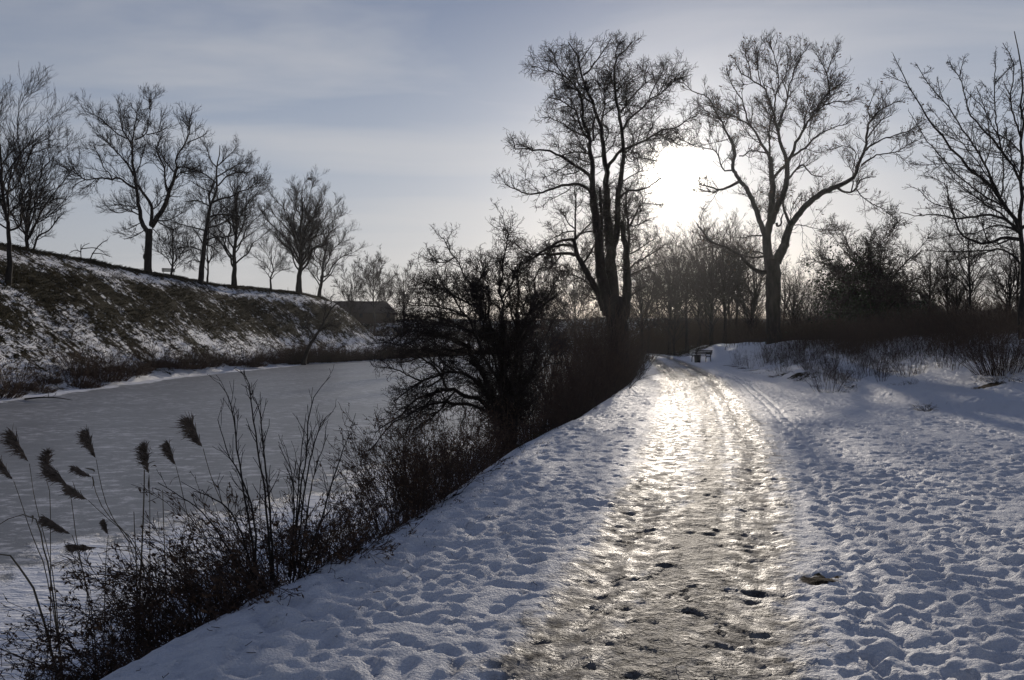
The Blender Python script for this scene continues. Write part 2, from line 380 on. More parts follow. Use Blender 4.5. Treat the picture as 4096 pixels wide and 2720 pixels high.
    gr = np.maximum(gr, .40 * np.exp(-((X - edge_x(Y) + .05) / .22) ** 2) * (Y > 5.5) * (Y < 80) * sstep(-.1, .5, fbm(X * .8, Y * .8, 2)))
    rb = sstep(1.5, 8, X - foot_x(Y)) * (Y > 14)
    gr = np.maximum(gr, (.22 * rb + .55 * sstep(7, 14, X - foot_x(Y)) * (Y > 30)))
    gr = np.maximum(gr, .50 * np.exp(-((X - foot_x(Y) - .4) / .45) ** 2) * (Y > 15) * (Y < 52) * sstep(-.05, .4, fbm(X * .5 + 30, Y * .5, 3)))
    gr = np.maximum(gr, .75 * sstep(72, 88, Y + .3 * np.abs(X - 20)) * (X > edge_x(Y) - 2) * (Y < 185) * (np.abs(d) > pw * 1.1))
    gr = np.maximum(gr, .60 * (Y > 180)); gr = np.maximum(gr, .8 * ((Y > 105) & (X > 40)))
    dirt = np.zeros_like(X)
    for cx, cy, rr in ((2.12, 5.5, .10), (2.22, 5.6, .07), (9.6, 18.6, .12), (12.2, 20.4, .3)):
        if rr: dirt = np.maximum(dirt, np.exp(-((X - cx) ** 2 / (1.6 * rr) ** 2 + (Y - cy) ** 2 / rr ** 2)))
    Z -= .012 * (dirt > .3)
    far = sstep(14, 30, np.hypot(X, Y))
    ny, nx = X.shape; idx = np.arange(ny * nx).reshape(ny, nx)
    F = np.stack([idx[:-1, :-1], idx[:-1, 1:], idx[1:, 1:], idx[1:, :-1]], -1)
    uc = .5 * (us[1:] + us[:-1]); yc = .5 * (ys[1:] + ys[:-1])
    isp = (np.abs(uc)[None, :] < path_w(yc)[:, None] * 1.12) & (yc[:, None] < 92) & (yc[:, None] > -12)
    V = np.stack([X, Y, Z], -1).reshape(-1, 3)
    A = dict(icy=icy.ravel(), grass=gr.ravel(), dirt=dirt.ravel(), far=far.ravel(), centre=centre.ravel())
    for name, msk in (('snowy_ground', ~isp), ('trodden_path', isp)):
        f = F[msk]; used = np.unique(f); mp = np.zeros(ny * nx, int); mp[used] = np.arange(len(used))
        o = mesh_obj(name, V[used], mp[f], M_SNOW, attrs={k: v[used] for k, v in A.items()})
        tag(o, kind='structure')
build_ground()

def build_ice():
    ys = np.concatenate([np.arange(-14, 60, .25), np.arange(60, 240, 1.0)])
    t = np.concatenate([np.linspace(0, .12, 16), np.linspace(.13, .7, 40), np.linspace(.71, 1, 60)])
    Y, T = np.meshgrid(ys, t, indexing='ij')
    xa = far_x(ys) - 3.5; xb = edge_x(ys) - BANK_W * .55
    X = lerp(xa[:, None], xb[:, None], T)
    dn = (edge_x(Y) - BANK_W * .85) - X; df = X - far_x(Y)
    sn = np.maximum(1.15 - dn / lerp(3.2, 1.2, sstep(8, 30, Y)) * .62, 1.2 - (df - .1) / 1.9)
    sn = np.clip(sn, .0, 1.2)
    Z = ICE_Z + .03 * np.clip(sn, 0, 1) * (.5 + fbm(X * 1.3, Y * 1.3, 3))
    ny, nx = X.shape; idx = np.arange(ny * nx).reshape(ny, nx)
    F = np.stack([idx[:-1, :-1], idx[:-1, 1:], idx[1:, 1:], idx[1:, :-1]], -1).reshape(-1, 4)
    o = mesh_obj('frozen_canal_water', np.stack([X, Y, Z], -1).reshape(-1, 3), F, M_ICE, attrs=dict(snow=sn.ravel()))
    tag(o, kind='structure')
build_ice()

# ------------------------------------------------------------------ branches
def resample(pts, rad, n):
    pts = np.asarray(pts, float); rad = np.asarray(rad, float)
    if len(pts) > 2:                                  # one corner-cutting pass rounds the polyline
        q = lerp(pts[:-1], pts[1:], .25); w = lerp(pts[:-1], pts[1:], .75)
        p2 = np.empty((2 * len(q), 3)); p2[0::2] = q; p2[1::2] = w
        q1 = lerp(rad[:-1], rad[1:], .25); w1 = lerp(rad[:-1], rad[1:], .75); r2 = np.empty(2 * len(q1)); r2[0::2] = q1; r2[1::2] = w1
        pts = np.vstack([pts[:1], p2, pts[-1:]]); rad = np.concatenate([rad[:1], r2, rad[-1:]])
    s = np.concatenate([[0], np.cumsum(np.linalg.norm(np.diff(pts, axis=0), axis=1))])
    u = np.linspace(0, s[-1], n)
    return np.stack([np.interp(u, s, pts[:, i]) for i in range(3)], 1), np.interp(u, s, rad)

def tubes(P, R, sides):
    """P (nb, n, 3), R (nb, n) -> verts, quads"""
    nb, n, _ = P.shape
    T = np.empty_like(P); T[:, 1:-1] = P[:, 2:] - P[:, :-2]; T[:, 0] = P[:, 1] - P[:, 0]; T[:, -1] = P[:, -1] - P[:, -2]
    T /= np.linalg.norm(T, axis=2, keepdims=True) + 1e-9
    mean = P[:, -1] - P[:, 0]; mean /= np.linalg.norm(mean, axis=1, keepdims=True) + 1e-9
    ref = np.where(np.abs(mean[:, 2:3]) > .7, np.array([[1., .13, 0]]), np.array([[.1, .05, 1.]]))
    ref = ref - mean * (ref * mean).sum(1, keepdims=True); ref /= np.linalg.norm(ref, axis=1, keepdims=True)
    Uv = np.cross(T, ref[:, None, :]); Uv /= np.linalg.norm(Uv, axis=2, keepdims=True) + 1e-9
    Vv = np.cross(T, Uv)
    a = np.arange(sides) * 2 * math.pi / sides
    V = P[:, :, None, :] + R[:, :, None, None] * (np.cos(a)[None, None, :, None] * Uv[:, :, None, :] + np.sin(a)[None, None, :, None] * Vv[:, :, None, :])
    base = (np.arange(nb) * n * sides)[:, None, None] + (np.arange(n - 1) * sides)[None, :, None] + np.arange(sides)[None, None, :]
    nxt = (np.arange(nb) * n * sides)[:, None, None] + (np.arange(n - 1) * sides)[None, :, None] + ((np.arange(sides) + 1) % sides)[None, None, :]
    F = np.stack([base, nxt, nxt + sides, base + sides], -1).reshape(-1, 4)
    return V.reshape(-1, 3), F

DENS = 2.05
class Batch:
    def __init__(self): self.V = []; self.F = []; self.n = 0
    def add(self, V, F):
        if len(V) == 0: return self
        self.V.append(V); self.F.append(F + self.n); self.n += len(V); return self
    def tube(self, P, R, sides): return self.add(*tubes(P, R, sides))
    def build(self, name, mat, parent=None, origin=(0, 0, 0), smooth=True):
        return mesh_obj(name, np.vstack(self.V) - np.array(origin)[None], np.vstack(self.F), mat, parent, smooth)

UP = np.array([0, 0, 1.])
def grow(rng, P, R, dens, L, t0=.25, ang=(35, 70), n=5, wig=.18, up=.08, rr=.6, slim=.011, rtip=.003, taper=.5, mx=None, flat=0., t1=1.0):
    """one more order of branches on the branches P, R"""
    nb, m, _ = P.shape
    seg = np.linalg.norm(np.diff(P, axis=1), axis=2); ln = seg.sum(1)
    cnt = np.maximum(1, rng.poisson(dens * ln * (1 - t0))).astype(int)
    if mx and cnt.sum() > mx: cnt = np.maximum(0, np.floor(cnt * mx / cnt.sum() + rng.rand(nb))).astype(int)
    par = np.repeat(np.arange(nb), cnt); k = len(par)
    if k == 0: return np.zeros((0, n, 3)), np.zeros((0, n))
    t = t0 + (t1 - t0) * rng.rand(k) ** .85
    f = t * (m - 1); i = np.minimum(f.astype(int), m - 2); fr = (f - i)[:, None]
    pos = lerp(P[par, i], P[par, i + 1], fr); T = P[par, i + 1] - P[par, i]; T /= np.linalg.norm(T, axis=1, keepdims=True) + 1e-9
    rad = lerp(R[par, i], R[par, i + 1], fr[:, 0])
    rv = rng.randn(k, 3); rv[:, 1] *= (1 - flat); side = rv - T * (rv * T).sum(1, keepdims=True); side /= np.linalg.norm(side, axis=1, keepdims=True) + 1e-9
    a = np.radians(rng.uniform(ang[0], ang[1], k))[:, None] * (1 - .35 * t[:, None])
    d = T * np.cos(a) + side * np.sin(a) + UP * up; d /= np.linalg.norm(d, axis=1, keepdims=True)
    ll = L * rng.uniform(.45, 1.15, k) * (1 - taper * t) * np.minimum(1, .35 + ln[par] / (2.2 * L))
    out = np.empty((k, n, 3)); out[:, 0] = pos; step = (ll / (n - 1))[:, None]
    for j in range(1, n):
        d = d + rng.randn(k, 3) * wig + UP * up; d /= np.linalg.norm(d, axis=1, keepdims=True)
        out[:, j] = out[:, j - 1] + d * step
    r0 = np.clip(np.minimum(rad * rr, ll * slim + rtip), rtip, None)
    rd = r0[:, None] * (1 - np.linspace(0, 1, n)[None]) + rtip * np.linspace(0, 1, n)[None]
    return out, rd

CAM = np.array([0, 0, EYE])
def px_point(sx, sy, depth):       # 4096-wide photo pixel at a distance -> metres
    return np.array([(sx / 4 - 512) / FP * depth, depth, EYE + (340 - sy / 4) / FP * depth])

def traced_limbs(rng, limbs, ox, oy, sc, depth, spread=.35):
    """limbs: [(points in crop pixels, r0, r1)] in order, each starting near an earlier one -> 3-D polylines with their own depth"""
    done2 = []; out = []
    mpp = depth / FP / 4 / sc
    for k, (pts, r0, r1) in enumerate(limbs):
        p2 = np.array(pts, float); d0 = 0.0
        if k and done2:
            best = 1e9
            for q2, qd in done2:
                dd = np.hypot(*(q2 - p2[0]).T); j = int(dd.argmin())
                if dd[j] < best: best = dd[j]; d0 = qd[j]
        s = np.concatenate([[0], np.cumsum(np.hypot(*np.diff(p2, axis=0).T))]) * mpp
        amp = 0 if k == 0 else rng.uniform(-1, 1) * spread
        dep = d0 + amp * s * (.6 + .4 * s / (s[-1] + 1e-6))
        P = np.array([px_point(ox + x / sc, oy + y / sc, depth + dd) for (x, y), dd in zip(p2, dep)])
        R = lerp(r0, r1, (s / (s[-1] + 1e-6)) ** .8) * mpp
        m = 40; u = np.linspace(0, 1, m)
        done2.append((np.stack([np.interp(u, s / s[-1], p2[:, 0]), np.interp(u, s / s[-1], p2[:, 1])], 1), np.interp(u, s / s[-1], dep)))
        out.append((P, R))
    return out

def finish_tree(rng, name, label, cat, limbs, levels, group=None, rtip=.004, sides=6, wob=.0, extra=None, trunk_ground=True, wig_limb=.02, mat_twig=None, trunk_k=1):
    """limbs -> trunk mesh, grown twigs -> crown mesh, both under one Empty at the trunk's foot"""
    P0, R0 = limbs[0]
    P0 = np.array(P0, float); R0 = np.array(R0, float)
    foot = P0[0].copy()
    if trunk_ground:
        g = float(ground_z(foot[0], foot[1])); foot[2] = g
        if P0[0][2] > g - .1:
            P0 = np.vstack([[foot[0], foot[1], g - .25], P0]); R0 = np.concatenate([[R0[0] * 1.25], R0])
    limbs = [(P0, R0)] + limbs[1:]
    root = thing(name, label, cat, tuple(foot), 0, group)
    n = 18; LP = []; LR = []
    for P, R in limbs:
        p, r = resample(P, R, n)
        w = rng.randn(n, 3) * wig_limb * np.linalg.norm(p[-1] - p[0]) / n * 2
        w[0] = 0; w[-1] = 0; LP.append(p + w); LR.append(r)
    LP = np.array(LP); LR = np.array(LR)
    b = Batch(); b.tube(LP, LR, 8 if sides > 5 else 6)
    b.build('trunk', M_BARK, root, foot)
    cr = Batch(); PP, RR = LP[trunk_k:], LR[trunk_k:]
    if len(PP) == 0: PP, RR = LP, LR
    prevs = []; counts = []
    for k, lv in enumerate(levels):
        q = dict(lv); q['dens'] *= DENS; also = q.pop('also', False)
        if also and prevs:
            c1 = grow(rng, PP, RR, rtip=rtip, **q)
            q2 = dict(q); q2['dens'] = q['dens'] * .55
            pp, pr = prevs[-1]; c2 = grow(rng, pp, pr, rtip=rtip, **q2)
            C = (np.concatenate([c1[0], c2[0]]), np.concatenate([c1[1], c2[1]]))
        else: C = grow(rng, PP, RR, rtip=rtip, **q)
        prevs.append((PP, RR)); PP, RR = C
        counts.append(len(PP))
        if len(PP): cr.tube(PP, RR, 4 if k == 0 else 3)
    if len(cr.V): cr.build('crown', mat_twig or M_TWIG, root, foot)
    if extra: extra(root, foot, PP)
    return root, LP, PP

def auto_limbs(rng, base, h, w, fork=.25, n=9, r=.3, up=.55, lean=(0, 0), stems=1, crown_low=.2, twist=.12, narrow=1.0):
    """a free-standing bare tree: trunk and limbs fanning out to an egg-shaped crown"""
    base = np.array(base, float); out = []
    top = base + np.array([lean[0], lean[1], h * .8])
    tn = 7; tt = np.linspace(0, 1, tn)
    trunk = base + (top - base) * tt[:, None] + np.concatenate([[[0, 0, 0]], rng.randn(tn - 1, 3) * [w * .02, w * .02, 0]])
    out.append((trunk, r * np.concatenate([[1.25], (1 - .85 * tt[1:] ** .8)])))
    zm, zh = h * (1 + crown_low) / 2, h * (1 - crown_low) / 2
    for k in range(n):
        zc = .97 - 1.62 * (k + .5) / n; a = k * 2.399 + rng.uniform(-.4, .4); q = rng.uniform(.8, 1.0)
        rad = w * .5 * math.sqrt(max(.02, 1 - zc * zc)) * q
        end = base + np.array([lean[0] * .7 + rad * math.cos(a), lean[1] * .7 + rad * math.sin(a), zm + zc * zh * q])
        f = min(.92, (fork + (.62 - fork) * max(0, (zc + .65) / 1.62) * rng.uniform(.35, 1.0)) / .8); f = min(f, max(.05, (end[2] - base[2]) / (h * .8) - .06))
        i = min(f * (tn - 1), tn - 1.01); j = int(i); st = lerp(trunk[j], trunk[j + 1], i - j); dv = end - st
        c1 = st + dv * [.34, .34, .42]; c2 = st + dv * [.70, .70, .76]
        pts = np.array([st, lerp(st, c1, .5), c1, lerp(c1, c2, .5), c2, end]); pts[1:5] += rng.randn(4, 3) * w * .022
        r0 = r * (1 - .8 * f ** .8) * rng.uniform(.4, .62)
        out.append((pts, r0 * np.array([1, .85, .7, .55, .38, .12])))
    return out

# ================================================================== traced trees
H1A = lambda pts: [(x, y) for x, y in pts]
def BtoA(pts): return [((x / 1.96) * 2.24, (650 + y / 1.96) * 2.24) for x, y in pts]
def build_lime():
    rng = np.random.RandomState(21); k = 2.24 / 1.96
    B = lambda pts, a, c: (BtoA(pts), a * k, c * k)
    limbs = [
        B([(925, 1500), (930, 1300), (930, 1100), (905, 950), (890, 860)], 88, 80),
        B([(850, 1000), (850, 900), (815, 780), (795, 640), (780, 480), (765, 320), (740, 200), (725, 100), (725, 20)], 55, 26),
        ([(825, 1480), (835, 1350), (825, 1200), (805, 1110), (815, 1050), (800, 980), (760, 900), (735, 830), (740, 740), (735, 680), (700, 610), (650, 550), (560, 545), (520, 580)], 27, 4),
        B([(890, 960), (885, 850), (880, 700), (870, 500), (850, 300), (845, 150), (840, 10)], 60, 27),
        ([(957, 1480), (950, 1300), (940, 1180), (930, 1080), (910, 980), (890, 890), (865, 790), (840, 720), (810, 650), (775, 590), (755, 520), (735, 460), (715, 390), (725, 320), (690, 240), (640, 190), (610, 150)], 29, 4),
        B([(885, 480), (905, 400), (920, 330), (925, 200), (925, 80), (932, 10)], 28, 22),
        ([(1065, 1490), (1085, 1350), (1100, 1200), (1105, 1080), (1095, 980), (1075, 860), (1070, 780), (1055, 700), (1035, 600), (1020, 500), (1020, 380), (1050, 320), (1080, 260), (1130, 200), (1180, 150)], 25, 4),
        B([(965, 1020), (990, 900), (1000, 700), (985, 500), (965, 320), (950, 270)], 50, 17),
        B([(1000, 600), (1012, 480), (1015, 400), (1010, 300), (990, 170), (990, 80), (985, 0)], 13, 6),
        B([(820, 960), (800, 900), (775, 810), (720, 740), (680, 660), (640, 590), (605, 530), (585, 440), (570, 400)], 38, 14),
        B([(605, 530), (560, 525), (500, 515), (420, 525), (310, 520), (240, 560), (180, 600), (110, 605)], 15, 4),
        B([(590, 460), (540, 450), (440, 455), (350, 490), (280, 530), (230, 580)], 13, 4),
        B([(572, 405), (500, 410), (430, 440), (330, 500), (270, 540), (170, 490), (120, 440)], 12, 3),
        B([(590, 410), (590, 330), (590, 180), (600, 100), (580, 20)], 9, 4),
        B([(595, 400), (640, 350), (690, 300), (720, 270)], 9, 5),
        B([(600, 390), (650, 350), (700, 345), (752, 352)], 8, 6),
        B([(655, 590), (700, 530), (740, 450), (758, 420)], 9, 7),
        B([(480, 530), (430, 590), (380, 640), (330, 620)], 7, 3),
        B([(585, 320), (540, 290), (510, 230), (470, 170)], 6, 3),
        B([(580, 340), (500, 350), (440, 390), (360, 420)], 6, 3),
        ([(815, 1050), (770, 1000), (745, 960), (710, 880), (690, 780), (640, 740), (560, 690), (520, 660), (430, 650)], 12, 4),
        ([(800, 1000), (735, 985), (660, 955), (610, 920), (560, 880), (500, 860), (450, 820), (380, 830)], 9, 3),
        ([(820, 1400), (790, 1330), (760, 1290), (700, 1270), (610, 1220), (540, 1170), (460, 1135), (380, 1120), (310, 1120), (260, 1110), (150, 1115), (125, 1050), (110, 1010)], 17, 4),
        ([(820, 1510), (780, 1450), (720, 1425), (640, 1420), (560, 1450), (480, 1460), (400, 1490), (320, 1515), (240, 1520), (150, 1480), (60, 1430)], 16, 4),
        ([(840, 1040), (835, 960), (830, 900), (850, 840), (862, 790)], 10, 8),
        ([(820, 1250), (760, 1250), (720, 1290), (660, 1330), (590, 1345), (540, 1320)], 6, 3),
        ([(790, 1155), (720, 1135), (640, 1140), (580, 1160), (545, 1175)], 8, 5),
        ([(840, 715), (790, 680), (740, 630), (690, 570), (640, 510), (580, 460), (530, 410), (495, 330), (480, 260), (430, 210)], 11, 4),
        ([(580, 465), (520, 440), (460, 410), (390, 410), (340, 370), (280, 370)], 6, 3),
        ([(745, 450), (800, 410), (840, 350), (890, 290), (920, 240), (960, 180), (1000, 120)], 9, 3),
        ([(725, 320), (760, 270), (790, 220), (830, 170)], 6, 3),
        ([(760, 510), (810, 490), (860, 490), (910, 560), (930, 590)], 5, 4),
        ([(903, 890), (920, 810), (945, 700), (930, 640), (935, 590), (935, 520), (1000, 430)], 11, 3),
        ([(920, 820), (980, 770), (1040, 730), (1060, 700)], 6, 4),
        ([(960, 1300), (1000, 1230), (1030, 1170), (1090, 1130), (1160, 1090), (1250, 1050), (1310, 1020), (1380, 980), (1450, 930), (1580, 920), (1640, 890), (1700, 830), (1760, 820)], 18, 4),
        ([(1310, 1015), (1340, 950), (1375, 900), (1345, 840), (1400, 780)], 7, 3),
        ([(1300, 1040), (1400, 1015), (1450, 1000), (1520, 1020), (1600, 1080), (1700, 1085)], 6, 3),
        ([(930, 1060), (970, 1000), (975, 930), (920, 890)], 6, 5),
        ([(1098, 940), (1125, 880), (1200, 800), (1270, 750), (1340, 660), (1420, 620), (1490, 570), (1520, 530), (1600, 490), (1640, 460), (1720, 440)], 12, 3),
        ([(1340, 655), (1360, 590), (1420, 490), (1460, 420), (1470, 350)], 7, 3),
        ([(1082, 785), (1130, 710), (1180, 650), (1240, 580), (1310, 520), (1390, 460)], 9, 3),
        ([(1310, 520), (1290, 440), (1320, 370)], 5, 3),
        ([(1040, 595), (1090, 540), (1160, 490), (1230, 450), (1290, 400)], 7, 3),
        ([(1045, 330), (1035, 240), (1060, 180), (1110, 140)], 5, 3),
        ([(1060, 700), (1150, 680), (1200, 640)], 5, 3), ([(1060, 715), (1200, 720), (1280, 745), (1380, 745)], 5, 3),
        ([(1080, 1545), (1120, 1500), (1180, 1480), (1260, 1480), (1330, 1450), (1400, 1400), (1450, 1370)], 12, 4),
        ([(1100, 1400), (1180, 1350), (1250, 1310), (1340, 1300)], 6, 3),
        ([(1105, 1140), (1160, 1240), (1240, 1180), (1330, 1200), (1420, 1230)], 6, 3),
        B([(800, 330), (790, 150), (782, 0)], 13, 11),
        B([(1018, 300), (1060, 220), (1090, 150), (1120, 120), (1115, 60)], 9, 3), B([(1118, 122), (1200, 130), (1260, 140)], 4, 3),
        B([(1015, 640), (1060, 590), (1150, 545), (1250, 480), (1300, 440)], 9, 3), B([(1015, 690), (1100, 650), (1200, 610), (1280, 590)], 8, 3),
        B([(1020, 520), (1080, 490), (1150, 440), (1220, 400)], 7, 3), B([(1020, 300), (1080, 300), (1150, 250), (1180, 260)], 6, 3),
        B([(780, 800), (700, 760), (620, 700), (540, 680), (470, 700)], 8, 3), B([(800, 900), (720, 860), (640, 830)], 6, 3),
        B([(1025, 850), (1090, 800), (1170, 770)], 7, 3),
    ]
    L3 = traced_limbs(rng, limbs, 2000, 100, 2.24, 40.0, .30)
    lv = [dict(dens=2.0, L=2.7, t0=.18, ang=(35, 80), n=9, wig=.26, up=.05, rr=.6, taper=.72),
          dict(dens=3.6, L=1.25, t0=.1, ang=(35, 80), n=7, wig=.30, up=.03, rr=.7, also=True, mx=7000),
          dict(dens=4.8, L=.62, t0=.1, ang=(30, 75), n=5, wig=.30, up=.03, rr=.8, also=True, mx=26000)]
    finish_tree(rng, 'bare_tree', 'tall bare tree of several fused stems beside the path, left of the sun', 'tree', L3, lv, rtip=.0062, trunk_k=1, wig_limb=.05)
build_lime()

def seed_clusters(rng, tips, n, size, foot, root, mat, name='seed_cluster'):
    k = rng.randint(0, len(tips), n); b = Batch()
    V = []; F = []
    for i, j in enumerate(k):
        c = tips[j, rng.randint(1, tips.shape[1])]
        for q in range(rng.randint(3, 7)):
            o = c + rng.randn(3) * size * .45; o[2] -= size * .5
            a = rng.randn(3); a /= np.linalg.norm(a); d = np.cross(a, [.2, .3, 1]); d /= np.linalg.norm(d)
            s = size * rng.uniform(.35, .75); m = len(V)
            V += [o - a * s * .4, o - d * s, o + a * s * .4, o + d * s]; F.append([m, m + 1, m + 2, m + 3])
    o = mesh_obj(name, np.array(V) - foot, np.array(F), mat, root, False); o['kind'] = 'stuff'; return o

def build_ash():
    rng = np.random.RandomState(33)
    D = lambda pts, a, c: ([(x, y + 1451) for x, y in pts], a, c)
    C = lambda pts, a, c: (pts, a, c)
    limbs = [
        D([(930, 1460), (922, 1300), (918, 1000), (916, 800), (912, 660)], 68, 74),
        D([(885, 720), (868, 620), (860, 520), (852, 420)], 52, 40),
        D([(840, 440), (800, 320), (760, 230), (730, 140), (690, 50), (655, -10)], 27, 21),
        C([(650, 1440), (610, 1390), (570, 1330), (535, 1270), (545, 1190), (562, 1150)], 20, 15),
        C([(545, 1290), (460, 1300), (430, 1240), (410, 1170), (390, 1110), (330, 1090), (230, 1075), (130, 1040), (30, 990)], 8, 3),
        C([(560, 1160), (540, 1080), (520, 1000), (470, 930), (430, 840), (390, 760), (370, 700), (300, 600), (200, 570), (120, 500), (30, 460)], 13, 3),
        C([(570, 1150), (560, 1080), (530, 990)], 9, 7),
        C([(600, 1395), (540, 1430), (470, 1460), (400, 1475), (350, 1450), (290, 1435), (230, 1420), (215, 1370)], 15, 4),
        C([(405, 1475), (360, 1495), (290, 1490), (230, 1460)], 8, 3),
        D([(860, 450), (890, 330), (900, 200), (910, 80), (918, -10)], 40, 28),
        C([(918, 1450), (900, 1340), (900, 1240), (890, 1165)], 27, 22),
        C([(890, 1175), (850, 1100), (800, 1020), (760, 930), (700, 860), (620, 830), (560, 790), (480, 770), (380, 690), (240, 660)], 15, 3),
        C([(690, 855), (660, 760), (640, 660), (620, 620), (570, 560), (510, 430), (480, 330)], 9, 3),
        C([(890, 1150), (885, 1050), (882, 880), (910, 780), (930, 740)], 9, 8),
        C([(600, 1155), (650, 1155), (690, 1105), (770, 1110), (830, 1120), (880, 1145)], 6, 7),
        D([(900, 330), (930, 240), (970, 150), (1010, 80), (1035, -10)], 34, 26),
        C([(1035, 1440), (1047, 1380), (1050, 1300), (1050, 1200)], 26, 22),
        C([(1045, 1205), (1010, 1090), (970, 1000), (960, 900), (930, 800), (930, 730), (885, 650), (860, 560), (800, 480), (710, 440), (620, 380), (560, 280)], 19, 3),
        C([(968, 870), (1000, 770), (1030, 690), (1060, 600), (1060, 520), (1100, 420), (1130, 300), (1180, 220), (1240, 150)], 11, 3),
        C([(932, 740), (945, 600), (960, 520), (980, 430), (940, 280), (920, 180), (890, 120)], 8, 3),
        C([(965, 520), (1040, 400), (1060, 250), (1040, 130)], 6, 3),
        C([(800, 490), (780, 380), (760, 240), (800, 130)], 6, 3), C([(710, 440), (700, 320), (650, 200), (730, 120)], 6, 3),
        C([(1062, 1200), (1110, 1110), (1140, 1020), (1200, 900), (1270, 810), (1320, 720), (1370, 630), (1450, 550), (1520, 500), (1620, 420)], 17, 3),
        C([(1440, 555), (1440, 470), (1420, 380), (1380, 290), (1320, 200)], 7, 3), C([(1420, 385), (1460, 260), (1530, 160)], 5, 3),
        C([(1320, 730), (1400, 680), (1500, 640), (1620, 650), (1750, 610)], 7, 3), C([(1200, 900), (1220, 800), (1240, 700), (1290, 560)], 7, 3),
        C([(1090, 1165), (1180, 1110), (1240, 1060), (1310, 980), (1400, 920), (1520, 880), (1640, 840)], 12, 3),
        C([(1060, 1225), (980, 1290), (940, 1340), (912, 1385)], 14, 14),
        C([(1060, 1375), (1110, 1310), (1160, 1250), (1200, 1230), (1240, 1290), (1290, 1340), (1380, 1350)], 11, 4),
        D([(945, 700), (970, 640), (1020, 560), (1050, 430), (1085, 345)], 52, 33),
        D([(1085, 345), (1150, 270), (1200, 190), (1290, 110), (1380, 50), (1490, 0)], 32, 25),
        C([(1490, 1452), (1600, 1400), (1695, 1345), (1720, 1250), (1750, 1150), (1770, 1080), (1790, 1000), (1800, 900), (1830, 800), (1900, 730), (2000, 690), (2130, 640)], 24, 3),
        C([(1800, 990), (1870, 890), (1930, 820), (2000, 760)], 7, 3), C([(1745, 1245), (1820, 1180), (1900, 1140), (2050, 1130), (2150, 1070), (2270, 1010)], 9, 3),
        C([(1765, 1110), (1860, 1050), (1960, 990), (2100, 950), (2240, 900), (2330, 850)], 9, 3),
        C([(1520, 1455), (1580, 1495), (1640, 1500), (1700, 1470), (1710, 1400), (1780, 1360), (1880, 1350)], 13, 4),
        C([(1650, 1490), (1670, 1400), (1660, 1300), (1690, 1180), (1700, 1100), (1600, 1060), (1510, 1075)], 7, 3),
        C([(1700, 1465), (1760, 1550), (1840, 1600), (1950, 1650), (2010, 1700)], 6, 2),
        C([(1830, 800), (1800, 730), (1840, 630), (1880, 530)], 6, 2), C([(1900, 725), (1960, 620), (2020, 530)], 6, 2),
        D([(1075, 350), (1040, 260), (1010, 180), (1020, 70)], 17, 8), D([(1100, 352), (1200, 355), (1320, 385), (1430, 405), (1510, 400)], 5, 2),
        D([(1080, 300), (1090, 190), (1150, 90)], 5, 3),
        D([(870, 785), (800, 800), (720, 750), (650, 680), (600, 620), (530, 580), (460, 545), (390, 530), (310, 490), (270, 420), (200, 330)], 24, 5),
        D([(835, 640), (760, 660), (700, 650), (640, 640), (560, 600)], 12, 5), D([(820, 450), (720, 450), (650, 470), (560, 470)], 8, 3),
        D([(830, 620), (780, 600), (700, 600), (620, 640), (500, 640)], 9, 4), D([(950, 330), (960, 370), (1000, 340), (990, 300), (1010, 250)], 12, 6),
    ]
    L3 = traced_limbs(rng, limbs, 2700, 130, 2.34, 56.0, .30)
    lv = [dict(dens=1.35, L=3.3, t0=.15, ang=(30, 70), n=8, wig=.17, up=.07, rr=.6, taper=.74),
          dict(dens=2.5, L=1.5, t0=.1, ang=(25, 65), n=6, wig=.18, up=.10, rr=.7, also=True, mx=6500),
          dict(dens=3.0, L=.8, t0=.15, ang=(25, 60), n=4, wig=.16, up=.10, rr=.8, also=True, mx=19000)]
    def ex(root, foot, tips): seed_clusters(rng, tips, 520, .16, foot, root, M_LEAF)
    finish_tree(rng, 'bare_tree', 'big bare tree with thick forking trunk and hanging seed clusters, right of the sun', 'tree', L3, lv, rtip=.0078, trunk_k=2, extra=ex, wig_limb=.05)
build_ash()

